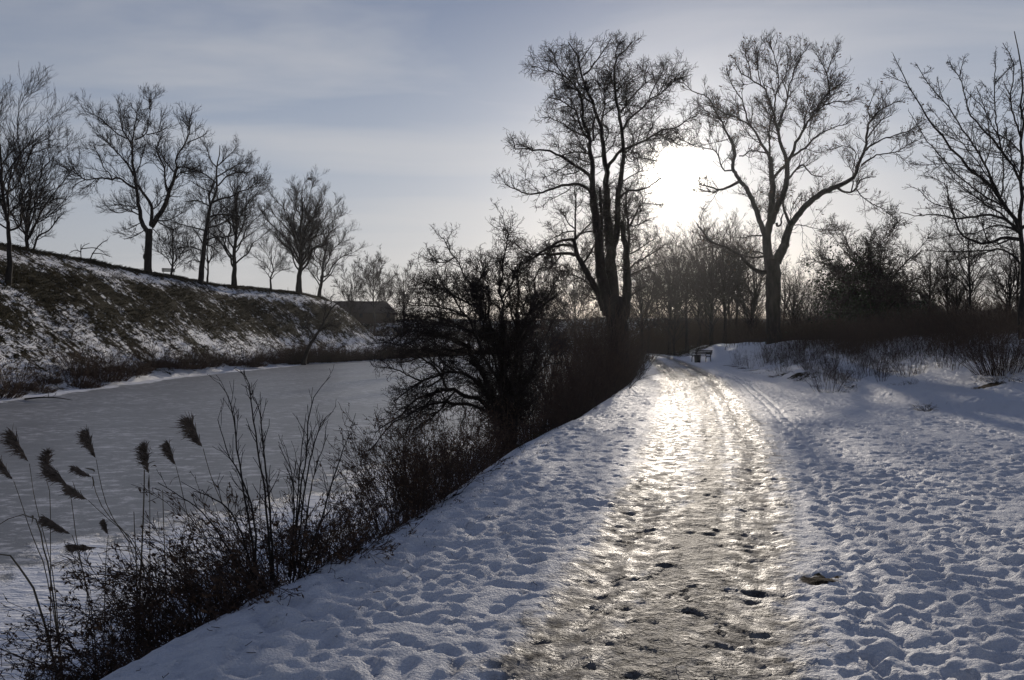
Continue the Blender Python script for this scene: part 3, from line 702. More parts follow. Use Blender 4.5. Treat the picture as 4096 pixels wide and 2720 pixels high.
def build_spur_tree():
    rng = np.random.RandomState(8)
    H = lambda pts, a, c: ([(x, y + 1372) for x, y in pts], a, c)
    C = lambda pts, a, c: (pts, a, c)
    limbs = [
        C([(1166, 2330), (1162, 1900), (1150, 1700), (1152, 1500), (1150, 1200), (1160, 900), (1150, 600), (1150, 300), (1100, 50)], 24, 3),
        C([(1150, 1640), (1120, 1560), (1020, 1420), (980, 1340), (900, 1250), (830, 1190), (760, 1120), (680, 1030), (600, 950), (530, 870), (440, 760), (380, 670), (320, 560), (255, 460), (210, 360), (150, 230)], 20, 3),
        C([(255, 460), (180, 425), (75, 380)], 4, 2.5),
        C([(985, 1345), (940, 1240), (880, 1100), (790, 950), (700, 820), (620, 700), (540, 580), (460, 500), (380, 400), (335, 310)], 12, 3),
        C([(540, 580), (515, 510), (495, 420)], 4, 3), C([(375, 395), (410, 370), (450, 338)], 3, 2.5),
        C([(1150, 1230), (1100, 1110), (1000, 980), (900, 880), (790, 740), (740, 680), (715, 560), (670, 400), (590, 285)], 13, 3),
        C([(670, 400), (690, 320), (710, 250)], 4, 2.5),
        C([(1000, 980), (960, 800), (945, 600), (945, 450), (955, 200)], 8, 3), C([(945, 460), (1040, 360), (1110, 300)], 5, 3),
        C([(1060, 1460), (950, 1380), (850, 1340), (740, 1240), (620, 1150), (500, 1000), (430, 930), (360, 820), (275, 680)], 10, 2.5),
        C([(1155, 1640), (1060, 1540), (920, 1487), (840, 1492), (740, 1512), (640, 1527), (540, 1500), (450, 1480), (350, 1502), (210, 1470)], 17, 3),
        H([(1150, 310), (1000, 295), (930, 330), (850, 345), (780, 320), (690, 285), (650, 200), (620, 90), (590, 0), (570, -110)], 19, 4),
        H([(1145, 500), (1060, 410), (980, 380), (890, 395), (800, 400), (620, 400), (520, 405), (400, 390)], 11, 3),
        H([(960, 385), (860, 420), (740, 450), (620, 470), (540, 470)], 7, 2.5),
        C([(830, 1190), (740, 1105), (560, 1080), (400, 1100), (250, 1080)], 6, 2.5),
        C([(790, 950), (700, 930), (620, 890), (560, 850), (450, 770)], 5, 2.5), C([(640, 1530), (580, 1400), (575, 1260), (480, 1200), (360, 1180)], 7, 2.5),
        C([(740, 1512), (640, 1440), (440, 1400), (340, 1270), (240, 1270)], 6, 2.5), C([(1150, 880), (1090, 700), (1060, 560), (1100, 420), (1090, 260), (1010, 140)], 9, 3),
        C([(1150, 1000), (1060, 900), (960, 860), (860, 640), (800, 600), (720, 500)], 7, 2.5), C([(1155, 700), (1230, 500), (1260, 300)], 9, 3), C([(1155, 1300), (1300, 1100), (1400, 800)], 14, 4),
        C([(1155, 1600), (1320, 1450), (1480, 1300)], 15, 4), C([(1000, 1350), (1020, 1150), (1000, 1000), (1040, 800)], 8, 3),
        C([(900, 1250), (830, 1400), (700, 1450)], 6, 2.5), C([(870, 1100), (920, 950), (900, 800), (880, 680), (800, 480)], 6, 2.5),
    ]
    L3 = traced_limbs(rng, limbs, 3496, 100, 1.96, 26.0, .4)
    for p, r in list(L3[1:]):
        if len(p) < 6: continue
        w = np.linspace(0, 1, len(p))[:, None]; L3.append((p[0] + (p - p[0]) * rng.uniform(.45, .7) + rng.randn(3) * [.45, .8, .45] * w, r * .6))
    lv = [dict(dens=3.1, L=1.35, t0=.02, ang=(30, 75), n=6, wig=.08, up=.05, rr=.55, taper=.93),
          dict(dens=2.6, L=.45, t0=.1, ang=(40, 85), n=4, wig=.12, up=.05, rr=.7, also=True, mx=8000),
          dict(dens=9, L=.10, t0=.05, ang=(50, 90), n=3, wig=.15, up=.06, rr=.8, also=True, mx=24000)]
    L3 = [L3[0]] + [(p, r * .82) for p, r in L3[1:]]
    finish_tree(rng, 'bare_tree', 'spurred bare tree at the right edge with long straight shoots on the snowy bank', 'tree', L3, lv, rtip=.0048, wig_limb=.03)
build_spur_tree()

def build_rampart_trees():
    rng = np.random.RandomState(14)
    C = lambda pts, a, c: (pts, a, c)
    limbs = [
        C([(768, 1440), (768, 1340), (775, 1200), (778, 1110)], 30, 26),
        C([(768, 1330), (748, 1345), (742, 1320), (760, 1300)], 16, 14),
        C([(765, 1130), (710, 1060), (705, 990), (700, 920), (680, 840), (675, 770), (665, 680), (645, 590), (650, 500), (640, 440), (660, 350), (670, 270), (690, 150)], 19, 3),
        C([(665, 790), (610, 760), (570, 720), (520, 705), (485, 725), (420, 705), (360, 715), (275, 725), (220, 680), (150, 640), (50, 600)], 9, 3),
        C([(275, 725), (210, 750), (170, 800)], 4, 2.5), C([(485, 722), (470, 670), (420, 640), (400, 570), (340, 450)], 5, 2.5),
        C([(655, 690), (615, 610), (550, 530), (490, 470), (430, 410), (370, 380)], 8, 3), C([(640, 445), (590, 370), (560, 320), (550, 170), (540, 110)], 7, 2.5),
        C([(600, 400), (520, 360), (460, 300), (380, 230), (290, 190)], 6, 2.5), C([(665, 410), (760, 370), (770, 270), (790, 180), (770, 90)], 6, 2.5),
        C([(760, 370), (850, 350), (920, 310)], 5, 2.5), C([(675, 670), (710, 600), (720, 540), (740, 470)], 5, 2.5), C([(850, 350), (870, 250), (900, 190)], 4, 2.5),
        C([(790, 1080), (798, 1020), (800, 940), (780, 890), (730, 830), (690, 765)], 15, 9),
        C([(795, 1090), (840, 1020), (890, 950), (920, 880), (935, 800), (970, 740), (985, 650), (1000, 620)], 22, 10),
        C([(920, 815), (900, 740), (900, 620), (850, 540), (830, 480), (870, 380)], 9, 3), C([(995, 625), (980, 560), (1040, 470), (1080, 400), (1100, 320), (1090, 250)], 8, 2.5),
        C([(1000, 625), (1060, 620), (1120, 650), (1180, 600)], 7, 3), C([(1080, 430), (1160, 400), (1230, 360)], 5, 2.5), C([(985, 710), (1020, 660), (1080, 680), (1150, 650)], 6, 3),
        C([(840, 1045), (900, 1045), (960, 1030), (1040, 980)], 6, 2.5), C([(850, 1055), (900, 1085), (960, 1110), (1000, 1150)], 5, 2.5),
        C([(970, 660), (920, 600), (880, 540), (870, 450)], 6, 2.5), C([(700, 1000), (620, 960), (540, 990), (470, 960)], 5, 2.5), C([(695, 960), (600, 920), (500, 920)], 4, 2.5),
        C([(710, 1060), (640, 1100), (560, 1120)], 4, 2.5), C([(740, 1120), (660, 1170), (580, 1190)], 4, 2.5), C([(800, 1100), (850, 1150), (860, 1200)], 4, 2.5),
        C([(800, 960), (860, 920), (880, 840), (1000, 860)], 5, 2.5),
    ]
    L3 = traced_limbs(rng, limbs, 200, 350, 1.96, 92.0, .3)
    lv = [dict(dens=1.1, L=4.2, t0=.12, ang=(30, 65), n=8, wig=.17, up=.04, rr=.6, taper=.5), dict(dens=1.7, L=2.2, t0=.12, ang=(25, 60), n=5, wig=.18, up=.09, rr=.7, also=True, mx=6000),
          dict(dens=2.0, L=1.1, t0=.15, ang=(25, 55), n=4, wig=.15, up=.08, rr=.8, also=True, mx=15000)]
    finish_tree(rng, 'bare_tree', 'bare tree with a burl on its trunk and wide forked crown on the rampart crest', 'tree', L3, lv, rtip=.0105)
    limbs = [
        C([(308, 1420), (330, 1200), (350, 980), (375, 820), (400, 680), (440, 590), (460, 520), (450, 430), (450, 350), (470, 270), (480, 170)], 28, 3),
        C([(400, 670), (385, 590), (410, 540), (440, 470)], 10, 7), C([(420, 645), (500, 610), (580, 600), (650, 550), (720, 540), (800, 470)], 10, 3), C([(400, 770), (460, 745), (560, 750), (640, 770), (740, 740)], 8, 3),
        C([(380, 860), (460, 840), (540, 800), (600, 740)], 8, 3), C([(370, 960), (440, 935), (560, 935), (640, 900)], 8, 3), C([(395, 680), (340, 650), (290, 625), (200, 640)], 6, 2.5),
        C([(350, 880), (270, 860), (190, 840), (80, 810)], 7, 2.5), C([(335, 990), (300, 920), (260, 870)], 6, 3), C([(325, 1050), (250, 1020), (180, 1020), (60, 1050)], 6, 2.5), C([(315, 1150), (260, 1120), (200, 1160)], 5, 2.5),
        C([(450, 350), (400, 300), (370, 170)], 6, 2.5), C([(460, 430), (560, 370), (680, 300)], 7, 2.5), C([(465, 510), (540, 420), (640, 390), (720, 400)], 7, 2.5), C([(445, 480), (370, 420), (300, 380), (240, 390)], 6, 2.5),
        C([(450, 350), (520, 290), (600, 210)], 6, 2.5), C([(410, 560), (330, 530), (240, 470)], 5, 2.5), C([(395, 820), (500, 700), (560, 640)], 6, 2.5), C([(345, 1000), (420, 1010), (480, 1090)], 5, 2.5),
    ]
    L3 = traced_limbs(rng, limbs, 650, 500, 2.09, 104.0, .35)
    lv = [dict(dens=1.2, L=4.2, t0=.12, ang=(30, 70), n=8, wig=.18, up=.04, rr=.6, taper=.5), dict(dens=1.7, L=2.2, t0=.12, ang=(30, 65), n=5, wig=.2, up=.06, rr=.7, also=True, mx=6500),
          dict(dens=2.5, L=1.1, t0=.15, ang=(25, 60), n=4, wig=.18, up=.05, rr=.8, also=True, mx=16000)]
    finish_tree(rng, 'bare_tree', 'bare tree leaning slightly right on the rampart slope, trunk rooted below the crest', 'tree', L3, lv, rtip=.0115)
    # free-standing crowns along the rampart
    LV = lambda k: [dict(dens=1.0 * k, L=3.8, t0=.1, ang=(25, 62), n=7, wig=.13, up=.05, rr=.65, taper=.5), dict(dens=1.5 * k, L=2.1, t0=.12, ang=(25, 55), n=5, wig=.15, up=.09, rr=.7, also=True, mx=7500),
                    dict(dens=1.7 * k, L=1.2, t0=.15, ang=(20, 50), n=4, wig=.15, up=.07, rr=.8, also=True, mx=17000)]
    specs = [  # base px x, base px y, depth, top px y, width px, label, limbs, fork, trunk px
        (8, 262, 58, 60, 160, 'large bare tree cut by the left edge of the photo, rooted on the rampart slope', 15, .22, 4.6, -.03),
        (24, 250, 92, 128, 110, 'dense bare tree on the rampart crest just behind the leftmost leaning trunk', 12, .08, 4.0, .04),
        (234, 285, 122, 150, 86, 'twin-limbed bare tree on the crest right of the tree rooted on the slope', 15, .14, 4.2, .02),
        (171, 281, 125, 205, 62, 'thin bare tree on the crest, half behind the trunk rooted on the slope', 9, .2, 2.6, 0),
        (208, 284, 128, 196, 46, 'slender bare tree behind the gap between two big rampart trees', 8, .2, 2.0, 0),
        (271, 290, 138, 232, 46, 'small round bare tree on the crest between two larger trees', 9, .22, 2.0, 0),
        (299, 292, 132, 172, 88, 'fan shaped bare tree with a crow nest near its top on the rampart end', 22, .16, 4.6, .01),
        (319, 299, 150, 206, 76, 'wide bare tree leaning right where the rampart slope drops away', 13, .12, 3.0, .10),
    ]
    for i, (px, py, Y, ty, wpx, lab, n, fork, tr, lean) in enumerate(specs):
        x = (px - 512) / FP * Y; z = EYE + (340 - py) / FP * Y
        g = float(ground_z(x, Y)); zt = EYE + (340 - ty) / FP * Y; h = zt - g; w = wpx / FP * Y
        lim = auto_limbs(rng, (x, Y, g - .1), h, w, fork, n, tr / FP * Y * .62, lean=(lean * h, 0), crown_low=.22 if i not in (1, 6) else .3)
        root, LP, tips = finish_tree(rng, 'bare_tree', lab, 'tree', lim, LV(1.0 if i not in (6,) else 1.15), rtip=.0095 if Y > 80 else .007, trunk_ground=False)
        if i == 6:
            c = np.array([(306.5 - 512) / FP * Y, Y, EYE + (340 - 175.5) / FP * Y]); b = Batch()
            tp = tips.reshape(-1, 3); c = tp[np.argmin(((tp - c) ** 2 * [1, .05, 1]).sum(1))] - UP * .55
            q = rng.randn(90, 3); q /= np.linalg.norm(q, axis=1, keepdims=True); q[:, 2] = -np.abs(q[:, 2]) * .7
            d = rng.randn(90, 3); d /= np.linalg.norm(d, axis=1, keepdims=True)
            P = np.stack([c + q * .27 - d * .22, c + q * .31, c + q * .27 + d * .22], 1); b.tube(P, np.full((90, 3), .022), 3)
            tag(b.build('nest', M_TWIG, None, (0, 0, 0)), 'dark crow nest of sticks near the top of the fan shaped tree', 'nest')
    # smaller trees in front of and beyond the long roofed building
    specs = [(351, 300, 190, 257, 34, 'thin pale bare tree behind the roof, left of the taller pair', 9, .1, 1.2), (374, 300, 200, 243, 40, 'tall round bare tree rising behind the middle of the long roof', 14, .3, 1.9),
             (404, 306, 205, 258, 42, 'round bare tree beyond the right gable of the long roof', 12, .25, 1.9), (384, 302, 230, 268, 26, 'short bare tree far behind the long roof', 8, .2, 1.0),
             (440, 308, 215, 265, 44, 'faint bare tree far behind the thorn bush beside the canal', 12, .2, 1.6), (480, 306, 220, 254, 50, 'taller faint bare tree far behind the thorn bush', 12, .2, 1.8),
             (575, 310, 150, 232, 70, 'pale bare tree seen through the limbs of the fused-stem tree', 14, .2, 2.4), (540, 312, 190, 245, 46, 'faint bare tree far behind and left of the fused-stem tree', 11, .2, 1.6)]
    for i, (px, py, Y, ty, wpx, lab, n, fork, tr) in enumerate(specs):
        x = (px - 512) / FP * Y; g = float(ground_z(x, Y)); zt = EYE + (340 - ty) / FP * Y
        lim = auto_limbs(rng, (x, Y, g - .1), zt - g, wpx / FP * Y, fork, n, tr / FP * Y * .55, crown_low=.3)
        finish_tree(rng, 'bare_tree', lab, 'tree', lim, [dict(dens=.8, L=3.6, t0=.1, ang=(25, 62), n=6, wig=.15, up=.04, rr=.65, mx=900, taper=.6), dict(dens=1.2, L=2.6, t0=.12, ang=(25, 55), n=4, wig=.17, up=.08, rr=.7, also=True, mx=5000),
                    dict(dens=1.8, L=1.6, t0=.2, ang=(20, 50), n=3, wig=.17, up=.06, rr=.8, also=True, mx=9000)], rtip=.020, trunk_ground=False)
    # leaning tree at the far shore
    limbs = [C([(235, 1230), (310, 1040), (390, 910), (470, 790), (520, 700), (570, 600), (620, 500), (700, 430), (790, 380)], 23, 4), C([(380, 915), (340, 820), (280, 750), (290, 690), (250, 640)], 9, 3),
             C([(465, 800), (560, 760), (630, 720), (660, 640), (740, 600)], 10, 3), C([(520, 700), (530, 600), (560, 520), (540, 440), (570, 350)], 8, 3), C([(480, 780), (600, 740), (720, 740)], 6, 3),
             C([(620, 500), (640, 420), (620, 330), (680, 280)], 6, 3), C([(310, 1040), (330, 930), (300, 860)], 5, 3)]
    L3 = [(p, r * 1.45) for p, r in traced_limbs(rng, limbs, 1150, 1100, 3.632, 99.0, .35)]
    lv = [dict(dens=2.4, L=1.9, t0=.25, ang=(30, 70), n=6, wig=.22, up=.04, rr=.6), dict(dens=2.4, L=1.0, t0=.15, ang=(30, 65), n=4, wig=.22, up=.04, rr=.7, also=True, mx=1200), dict(dens=2, L=.5, t0=.2, ang=(30, 60), n=3, wig=.2, up=.03, rr=.8, mx=1500)]
    finish_tree(rng, 'leaning_tree', 'small dark tree leaning right from the far shore of the frozen canal', 'tree', L3, lv, rtip=.010)
    # spindly sapling on the rampart
    limbs = [C([(255, 1500), (250, 1400), (240, 1280), (245, 1230)], 6, 3), C([(265, 1460), (300, 1380), (340, 1290), (400, 1220), (450, 1195)], 6, 2.5), C([(245, 1290), (200, 1270), (150, 1300)], 4, 2), C([(250, 1265), (320, 1255), (380, 1260), (440, 1310)], 4, 2), C([(330, 1300), (400, 1300), (470, 1325)], 4, 2), C([(240, 1280), (260, 1240), (310, 1220)], 3, 2)]
    L3 = traced_limbs(rng, limbs, 200, 350, 1.96, 78.0, .3)
    finish_tree(rng, 'sapling', 'spindly flat topped sapling on the upper rampart slope at left', 'sapling', L3, [dict(dens=2.2, L=.9, t0=.2, ang=(30, 70), n=5, wig=.15, up=.0, rr=.7), dict(dens=3, L=.5, t0=.2, ang=(30, 60), n=3, wig=.2, up=0, rr=.8, mx=500)], rtip=.008)
build_rampart_trees()

def build_thorn_bush():
    rng = np.random.RandomState(51); C = lambda pts, a, c: (pts, a, c)
    limbs = [
        C([(945, 1500), (938, 1450), (930, 1380), (925, 1300)], 17, 12),
        C([(920, 1440), (840, 1310), (770, 1240), (690, 1200), (620, 1180), (570, 1145), (500, 1140), (430, 1145), (340, 1190), (260, 1240), (180, 1290), (110, 1390), (30, 1420)], 22, 4),
        C([(880, 1320), (780, 1170), (700, 1100), (640, 1050), (560, 1020), (440, 1030), (330, 1090), (230, 1150), (130, 1230)], 15, 4),
        C([(500, 1138), (460, 1040), (390, 970), (310, 920), (220, 850), (130, 830), (60, 820)], 10, 3),
        C([(900, 1330), (790, 1130), (700, 950), (650, 850), (560, 790), (440, 760), (320, 740), (200, 740), (120, 800)], 17, 4),
        C([(925, 1320), (850, 1050), (760, 900), (700, 760), (640, 640), (560, 520), (480, 400), (440, 340)], 17, 3),
        C([(930, 1270), (890, 1000), (850, 800), (760, 600), (680, 450), (620, 340), (560, 220), (520, 140), (480, 95)], 17, 3),
        C([(925, 1250), (900, 900), (890, 700), (870, 500), (890, 300), (890, 100), (930, 40)], 15, 3),
        C([(940, 1270), (960, 1000), (1000, 800), (1070, 620), (1180, 500), (1260, 400), (1290, 340)], 17, 4),
        C([(950, 1320), (1000, 1100), (1040, 900), (1050, 700), (1100, 560), (1130, 430), (1150, 300)], 14, 3),
        C([(760, 605), (640, 540), (520, 480), (400, 420), (330, 400)], 9, 3), C([(650, 850), (540, 880), (470, 860), (380, 800), (300, 790)], 8, 3), C([(700, 760), (560, 680), (440, 640), (300, 640), (180, 660)], 9, 3),
        C([(640, 640), (500, 580), (400, 560), (280, 560), (200, 540)], 8, 3), C([(680, 450), (760, 340), (770, 260)], 8, 3), C([(850, 800), (780, 640), (800, 480), (760, 340), (740, 250)], 10, 3),
        C([(1000, 800), (980, 600), (1010, 450), (980, 330), (1040, 240)], 10, 3), C([(1070, 620), (1180, 560), (1280, 470)], 8, 3), C([(890, 500), (960, 400), (1000, 290)], 8, 3), C([(560, 220), (500, 260), (440, 260), (390, 240)], 6, 3),
        C([(560, 1020), (470, 960), (430, 880), (340, 840)], 8, 3), C([(430, 1145), (380, 1220), (320, 1300), (250, 1380), (210, 1450)], 8, 3), C([(560, 1150), (500, 1230), (440, 1310), (350, 1380), (260, 1440)], 7, 3),
        C([(330, 1090), (250, 1060), (170, 1010), (60, 990)], 7, 3), C([(310, 920), (240, 950), (160, 960)], 6, 3), C([(620, 1180), (600, 1240), (640, 1300), (610, 1370)], 6, 3),
        C([(960, 1300), (1060, 1100), (1120, 900), (1200, 760), (1260, 640)], 12, 3), C([(1000, 1100), (1110, 1060), (1180, 980), (1230, 900)], 8, 3), C([(790, 1130), (760, 1000), (700, 1000), (640, 930)], 7, 3),
    ]
    L3 = traced_limbs(rng, limbs, 1500, 900, 1.742, 17.2, .32)
    extra = []
    for p, r in L3[1:]:
        if len(p) < 5: continue
        w = np.linspace(0, 1, len(p))[:, None]; off = rng.randn(3) * [.28, .5, .24]
        q = p[0] + (p - p[0]) * rng.uniform(.7, .98) + off * w + rng.randn(len(p), 3) * .04 * w; q[0] += rng.randn(3) * [.12, .15, .02]; extra.append((q, r * .72))
    foot = L3[0][0][0]; gz = float(ground_z(foot[0], foot[1]))
    def rooted(p, r):
        if np.linalg.norm((p[0] - foot) * [1, .3, 1]) < 1.1:
            g = np.array([foot[0] + rng.uniform(-.5, .62), foot[1] + rng.uniform(-.5, .5), gz - .15]); p = np.vstack([g, lerp(g, p[0], .55) + rng.randn(3) * .03, p]); r = np.concatenate([[r[0] * 1.1, r[0]], r])
        return p, np.minimum(r, .046)
    L3 = [rooted(p, r) for p, r in L3 + extra]
    lv = [dict(dens=6.4, L=.9, t0=.2, ang=(30, 75), n=7, wig=.26, up=.05, rr=.6, taper=.35), dict(dens=7.4, L=.4, t0=.1, ang=(40, 85), n=5, wig=.3, up=.03, rr=.7, also=True, mx=15000),
          dict(dens=8, L=.14, t0=.1, ang=(40, 85), n=3, wig=.3, up=.02, rr=.8, also=True, mx=45000)]
    finish_tree(rng, 'thorn_bush', 'large spreading bare thorn bush overhanging the frozen canal in the middle', 'bush', L3, lv, rtip=.0030, wig_limb=.06)
build_thorn_bush()

# ================================================================== the wood beyond, shrubs and weeds
def stems_shrub(rng, n, h, spread, r, droop=0.0, tw=(5, .35), rtip=.003, upright=.8, twig_lv=1, curve=.15):
    """a many-stemmed shrub about the origin -> (stem batch, twig batch, last order of twigs)"""
    a = rng.uniform(0, 2 * math.pi, n); q = np.sqrt(rng.rand(n)); m = 7
    P = np.empty((n, m, 3)); P[:, 0] = np.stack([np.cos(a) * q * spread * .25, np.sin(a) * q * spread * .25, np.full(n, -.08)], 1)
    d = np.stack([np.cos(a) * q * (1 - upright) * 1.6, np.sin(a) * q * (1 - upright) * 1.6, np.ones(n)], 1) + rng.randn(n, 3) * .12
    d /= np.linalg.norm(d, axis=1, keepdims=True); L = h * rng.uniform(.5, 1.08, n)
    for j in range(1, m):
        d = d + rng.randn(n, 3) * curve * .6; d[:, 2] -= droop * (j / m) ** 1.5; d /= np.linalg.norm(d, axis=1, keepdims=True)
        P[:, j] = P[:, j - 1] + d * (L / (m - 1))[:, None]
    R = r * rng.uniform(.6, 1.1, n)[:, None] * np.linspace(1, .25, m)[None]
    st = Batch().tube(P, np.maximum(R, rtip), 4); tb = Batch(); PP, RR = P, R; last = P
    for k in range(twig_lv):
        C, D = grow(rng, PP, RR, tw[0] / h * (1.0 + .6 * k), tw[1] * h * (.55 ** k), t0=.2, ang=(25, 60), n=4, wig=.16, up=.05 - droop * .25, rr=.6, rtip=rtip)
        if len(C): tb.tube(C, D, 3); PP, RR = C, D; last = C
    return st, tb, last

def shrub_proto(name, label, cat, rng, loc, mat=None, group=None, **kw):
    root = thing(name, label, cat, loc, 0, group)
    st, tb, last = stems_shrub(rng, **kw)
    st.build('stems', mat or M_SHRUB, root)
    if tb.V: tb.build('twigs', mat or M_SHRUB, root)
    return root

def leaf_cards(rng, P, n, size, hang=.5):
    """small curled leaves hung along the branches P"""
    i = rng.randint(0, len(P), n); f = rng.uniform(.15, 1, n) * (P.shape[1] - 1); j = np.minimum(f.astype(int), P.shape[1] - 2)
    c = lerp(P[i, j], P[i, j + 1], (f - j)[:, None])
    ax = rng.randn(n, 3); ax[:, 2] -= hang * 2; ax /= np.linalg.norm(ax, axis=1, keepdims=True)
    sd = np.cross(ax, rng.randn(n, 3)); sd /= np.linalg.norm(sd, axis=1, keepdims=True); nm = np.cross(ax, sd)
    s = size * rng.uniform(.5, 1.2, n)[:, None]
    V = np.stack([c, c + ax * s * .5 + sd * s * .24 + nm * s * .1, c + ax * s + nm * s * .25, c + ax * s * .5 - sd * s * .24 + nm * s * .12], 1).reshape(-1, 3)
    return V, np.arange(n * 4).reshape(-1, 4)

def build_wood():
    rng = np.random.RandomState(77)
    # individual trees of the dark wood at the end of the path
    protos = []
    kinds = [('slim bare tree among the dark wood at the bend of the path', 13, 6.0, .30, 14, .19), ('forked bare tree among the dark wood at the bend of the path', 11.5, 7.0, .2, 15, .19), ('bushy bare tree among the dark wood right of the path', 9, 6.0, .12, 15, .15)]
    LVW = [dict(dens=.75, L=2.8, t0=.15, ang=(25, 65), n=6, wig=.17, up=.06, rr=.65, taper=.35), dict(dens=1.1, L=1.5, t0=.12, ang=(25, 60), n=4, wig=.2, up=.07, rr=.7, also=True, mx=4000), dict(dens=1.6, L=.9, t0=.2, ang=(25, 60), n=3, wig=.2, up=.05, rr=.8, also=True, mx=11000)]
    for lab, h, w, fork, n, r in kinds:
        lim = auto_limbs(rng, (0, 0, -.2), h, w, fork, n, r, crown_low=.30)
        root, _, _ = finish_tree(rng, 'bare_tree', lab, 'tree', lim, LVW, group=lab.replace('bare tree', 'bare trees'), rtip=.0095, trunk_ground=False, sides=5)
        protos.append(root)
    spots = []
    # px, depth, kind, height scale
    for px, Y, k, s in ((628, 96, 0, .72), (640, 104, 0, .95), (651, 100, 1, .9), (662, 92, 0, .98), (676, 98, 1, 1.02), (672, 110, 0, 1.1), (690, 95, 2, 1.0), (702, 90, 1, .95), (712, 99, 0, 1.0), (722, 88, 1, .95), (735, 94, 0, 1.02),
                        (748, 86, 2, .95), (759, 92, 1, .9), (798, 88, 2, .8), (812, 82, 2, .78), (826, 90, 0, .62), (838, 86, 1, .6), (606, 112, 2, .8), (592, 120, 1, .8), (563, 118, 2, .75), (548, 112, 2, .6), (520, 115, 2, .65), (498, 120, 2, .6),
                        (466, 128, 2, .55), (905, 60, 1, .42), (921, 52, 0, .50), (948, 50, 0, .5), (962, 58, 1, .50), (984, 44, 0, .50), (1003, 55, 2, .55), (1018, 62, 2, .6), (938, 64, 2, .5), (645, 90, 1, .85), (668, 86, 2, .8), (683, 88, 0, .9), (708, 84, 2, .85), (728, 98, 1, 1.05), (742, 100, 0, 1.0), (755, 78, 2, .7), (785, 84, 1, .7), (792, 95, 0, .8), (820, 76, 1, .5), (850, 70, 2, .55), (895, 66, 2, .5), (955, 46, 1, .42), (975, 52, 2, .55), (995, 48, 1, .5), (1012, 50, 0, .5), (928, 70, 1, .6), (615, 118, 1, .85), (578, 128, 2, .8), (535, 126, 1, .8), (508, 124, 2, .75), (482, 130, 1, .7), (452, 138, 2, .6), (436, 142, 1, .55), (684, 120, 0, 1.15), (655, 125, 0, 1.1), (700, 128, 1, 1.1), (718, 124, 0, 1.05)):
        x = (px - 512) / FP * Y + rng.uniform(-.3, .3); spots.append((x, Y, k, s))
    spots = [(x, Y, k, s * (1.28 if 620 < (x / Y * FP + 512) < 765 else 1.1)) for x, Y, k, s in spots]
    used = set()
    spots = [(x + rng.uniform(-.8, .8), Y + rng.uniform(-2, 2), k, s * (rng.uniform(.72, 1.12) if 620 < (x / Y * FP + 512) < 765 else rng.uniform(.85, 1.1))) for x, Y, k, s in spots]
    for x, Y, k, s in spots:
        g = float(ground_z(x, Y)); rz = rng.uniform(0, 6.28); sc = (s * rng.uniform(.9, 1.1), s * rng.uniform(.9, 1.1), s)
        px = x / Y * FP + 512; kind = ('slim', 'forked', 'bushy')[k]
        lab, grp = ((kind + ' bare tree beyond the canal bend, seen past the thorn bush', kind + ' bare trees beyond the canal bend') if px < 620 else (kind + ' bare tree in the dark wood at the end of the path', kind + ' bare trees of the wood at the end of the path') if px < 775
                    else (kind + ' bare tree rising from the brush behind the right bank', kind + ' bare trees behind the right bank'))
        if k not in used:
            o = protos[k]; o.location = (x, Y, g); o.rotation_euler = (0, 0, rz); o.scale = sc; used.add(k); o['label'] = lab; o['group'] = grp
        else: dup(protos[k], (x, Y, g), rz, sc, lab, grp)
    # ivy-clad dark tree on the right
    Y = 52.0; px = 870; x = (px - 512) / FP * Y; g = float(ground_z(x, Y))
    lim = auto_limbs(rng, (x, Y, g), (340 - 210) / FP * Y + EYE - g, 132 / FP * Y, .06, 20, .2, crown_low=.12)
    def ex(root, foot, tips):
        n = 5600; V = []
        c = np.array([x - 1.0, Y, g + 3.0]) + rng.randn(n, 3) * [1.15, .9, 1.2]
        c2 = np.array([x + 1.8, Y, g + 2.0]) + rng.randn(n // 3, 3) * [1.3, .8, .6]; c = np.concatenate([c, c2]); n = len(c)
        a = rng.randn(n, 3); a /= np.linalg.norm(a, axis=1, keepdims=True); d = np.cross(a, rng.randn(n, 3)); d /= np.linalg.norm(d, axis=1, keepdims=True); s = rng.uniform(.04, .12, n)[:, None]
        V = np.stack([c - a * s, c - d * s * .7, c + a * s, c + d * s * .7], 1).reshape(-1, 3)
        mesh_obj('ivy', V - foot, np.arange(n * 4).reshape(-1, 4), M_IVY, root, False)
    finish_tree(rng, 'ivy_clad_tree', 'broad dark bushy tree choked with ivy behind the right bank', 'tree', lim,
                [dict(dens=2.9, L=2.1, t0=.08, ang=(30, 75), n=6, wig=.24, up=.02, rr=.65, taper=.6), dict(dens=3.4, L=1.1, t0=.12, ang=(30, 70), n=5, wig=.26, up=.02, rr=.7, also=True, mx=9000), dict(dens=3.0, L=.6, t0=.2, ang=(30, 70), n=4, wig=.25, up=.02, rr=.8, also=True, mx=22000)], rtip=.0095, extra=ex)
    # undergrowth of the wood: one mass nobody could count
    n = 36000
    Yr = rng.uniform(46, 125, n); xr = rng.uniform(-14, 95, n)
    pxs = xr / Yr * FP + 512
    ok = (pxs > 430) & (pxs < 1150)
    ok &= (xr > foot_x(Yr) + 5.0 + 3 * vnoise(Yr * .3, xr * .1)) | ((Yr > 88) & (xr > edge_x(Yr) - 1) & (np.abs(xr - path_x(Yr)) > 2.2)) | ((Yr > 93) & (xr > 9))
    xr, Yr = xr[ok], Yr[ok]; g = ground_z(xr, Yr); n = len(xr)
    dens = .45 + .6 * vnoise(xr * .15, Yr * .15)
    h = rng.uniform(1.3, 3.0, n) * (.85 + .5 * dens) * (1 + (.75 + .8 * sstep(13, 2, np.abs(xr - 20)) ) * sstep(66, 95, Yr)) * (1 - .35 * sstep(20, 34, xr) * sstep(75, 55, Yr)); m = 4
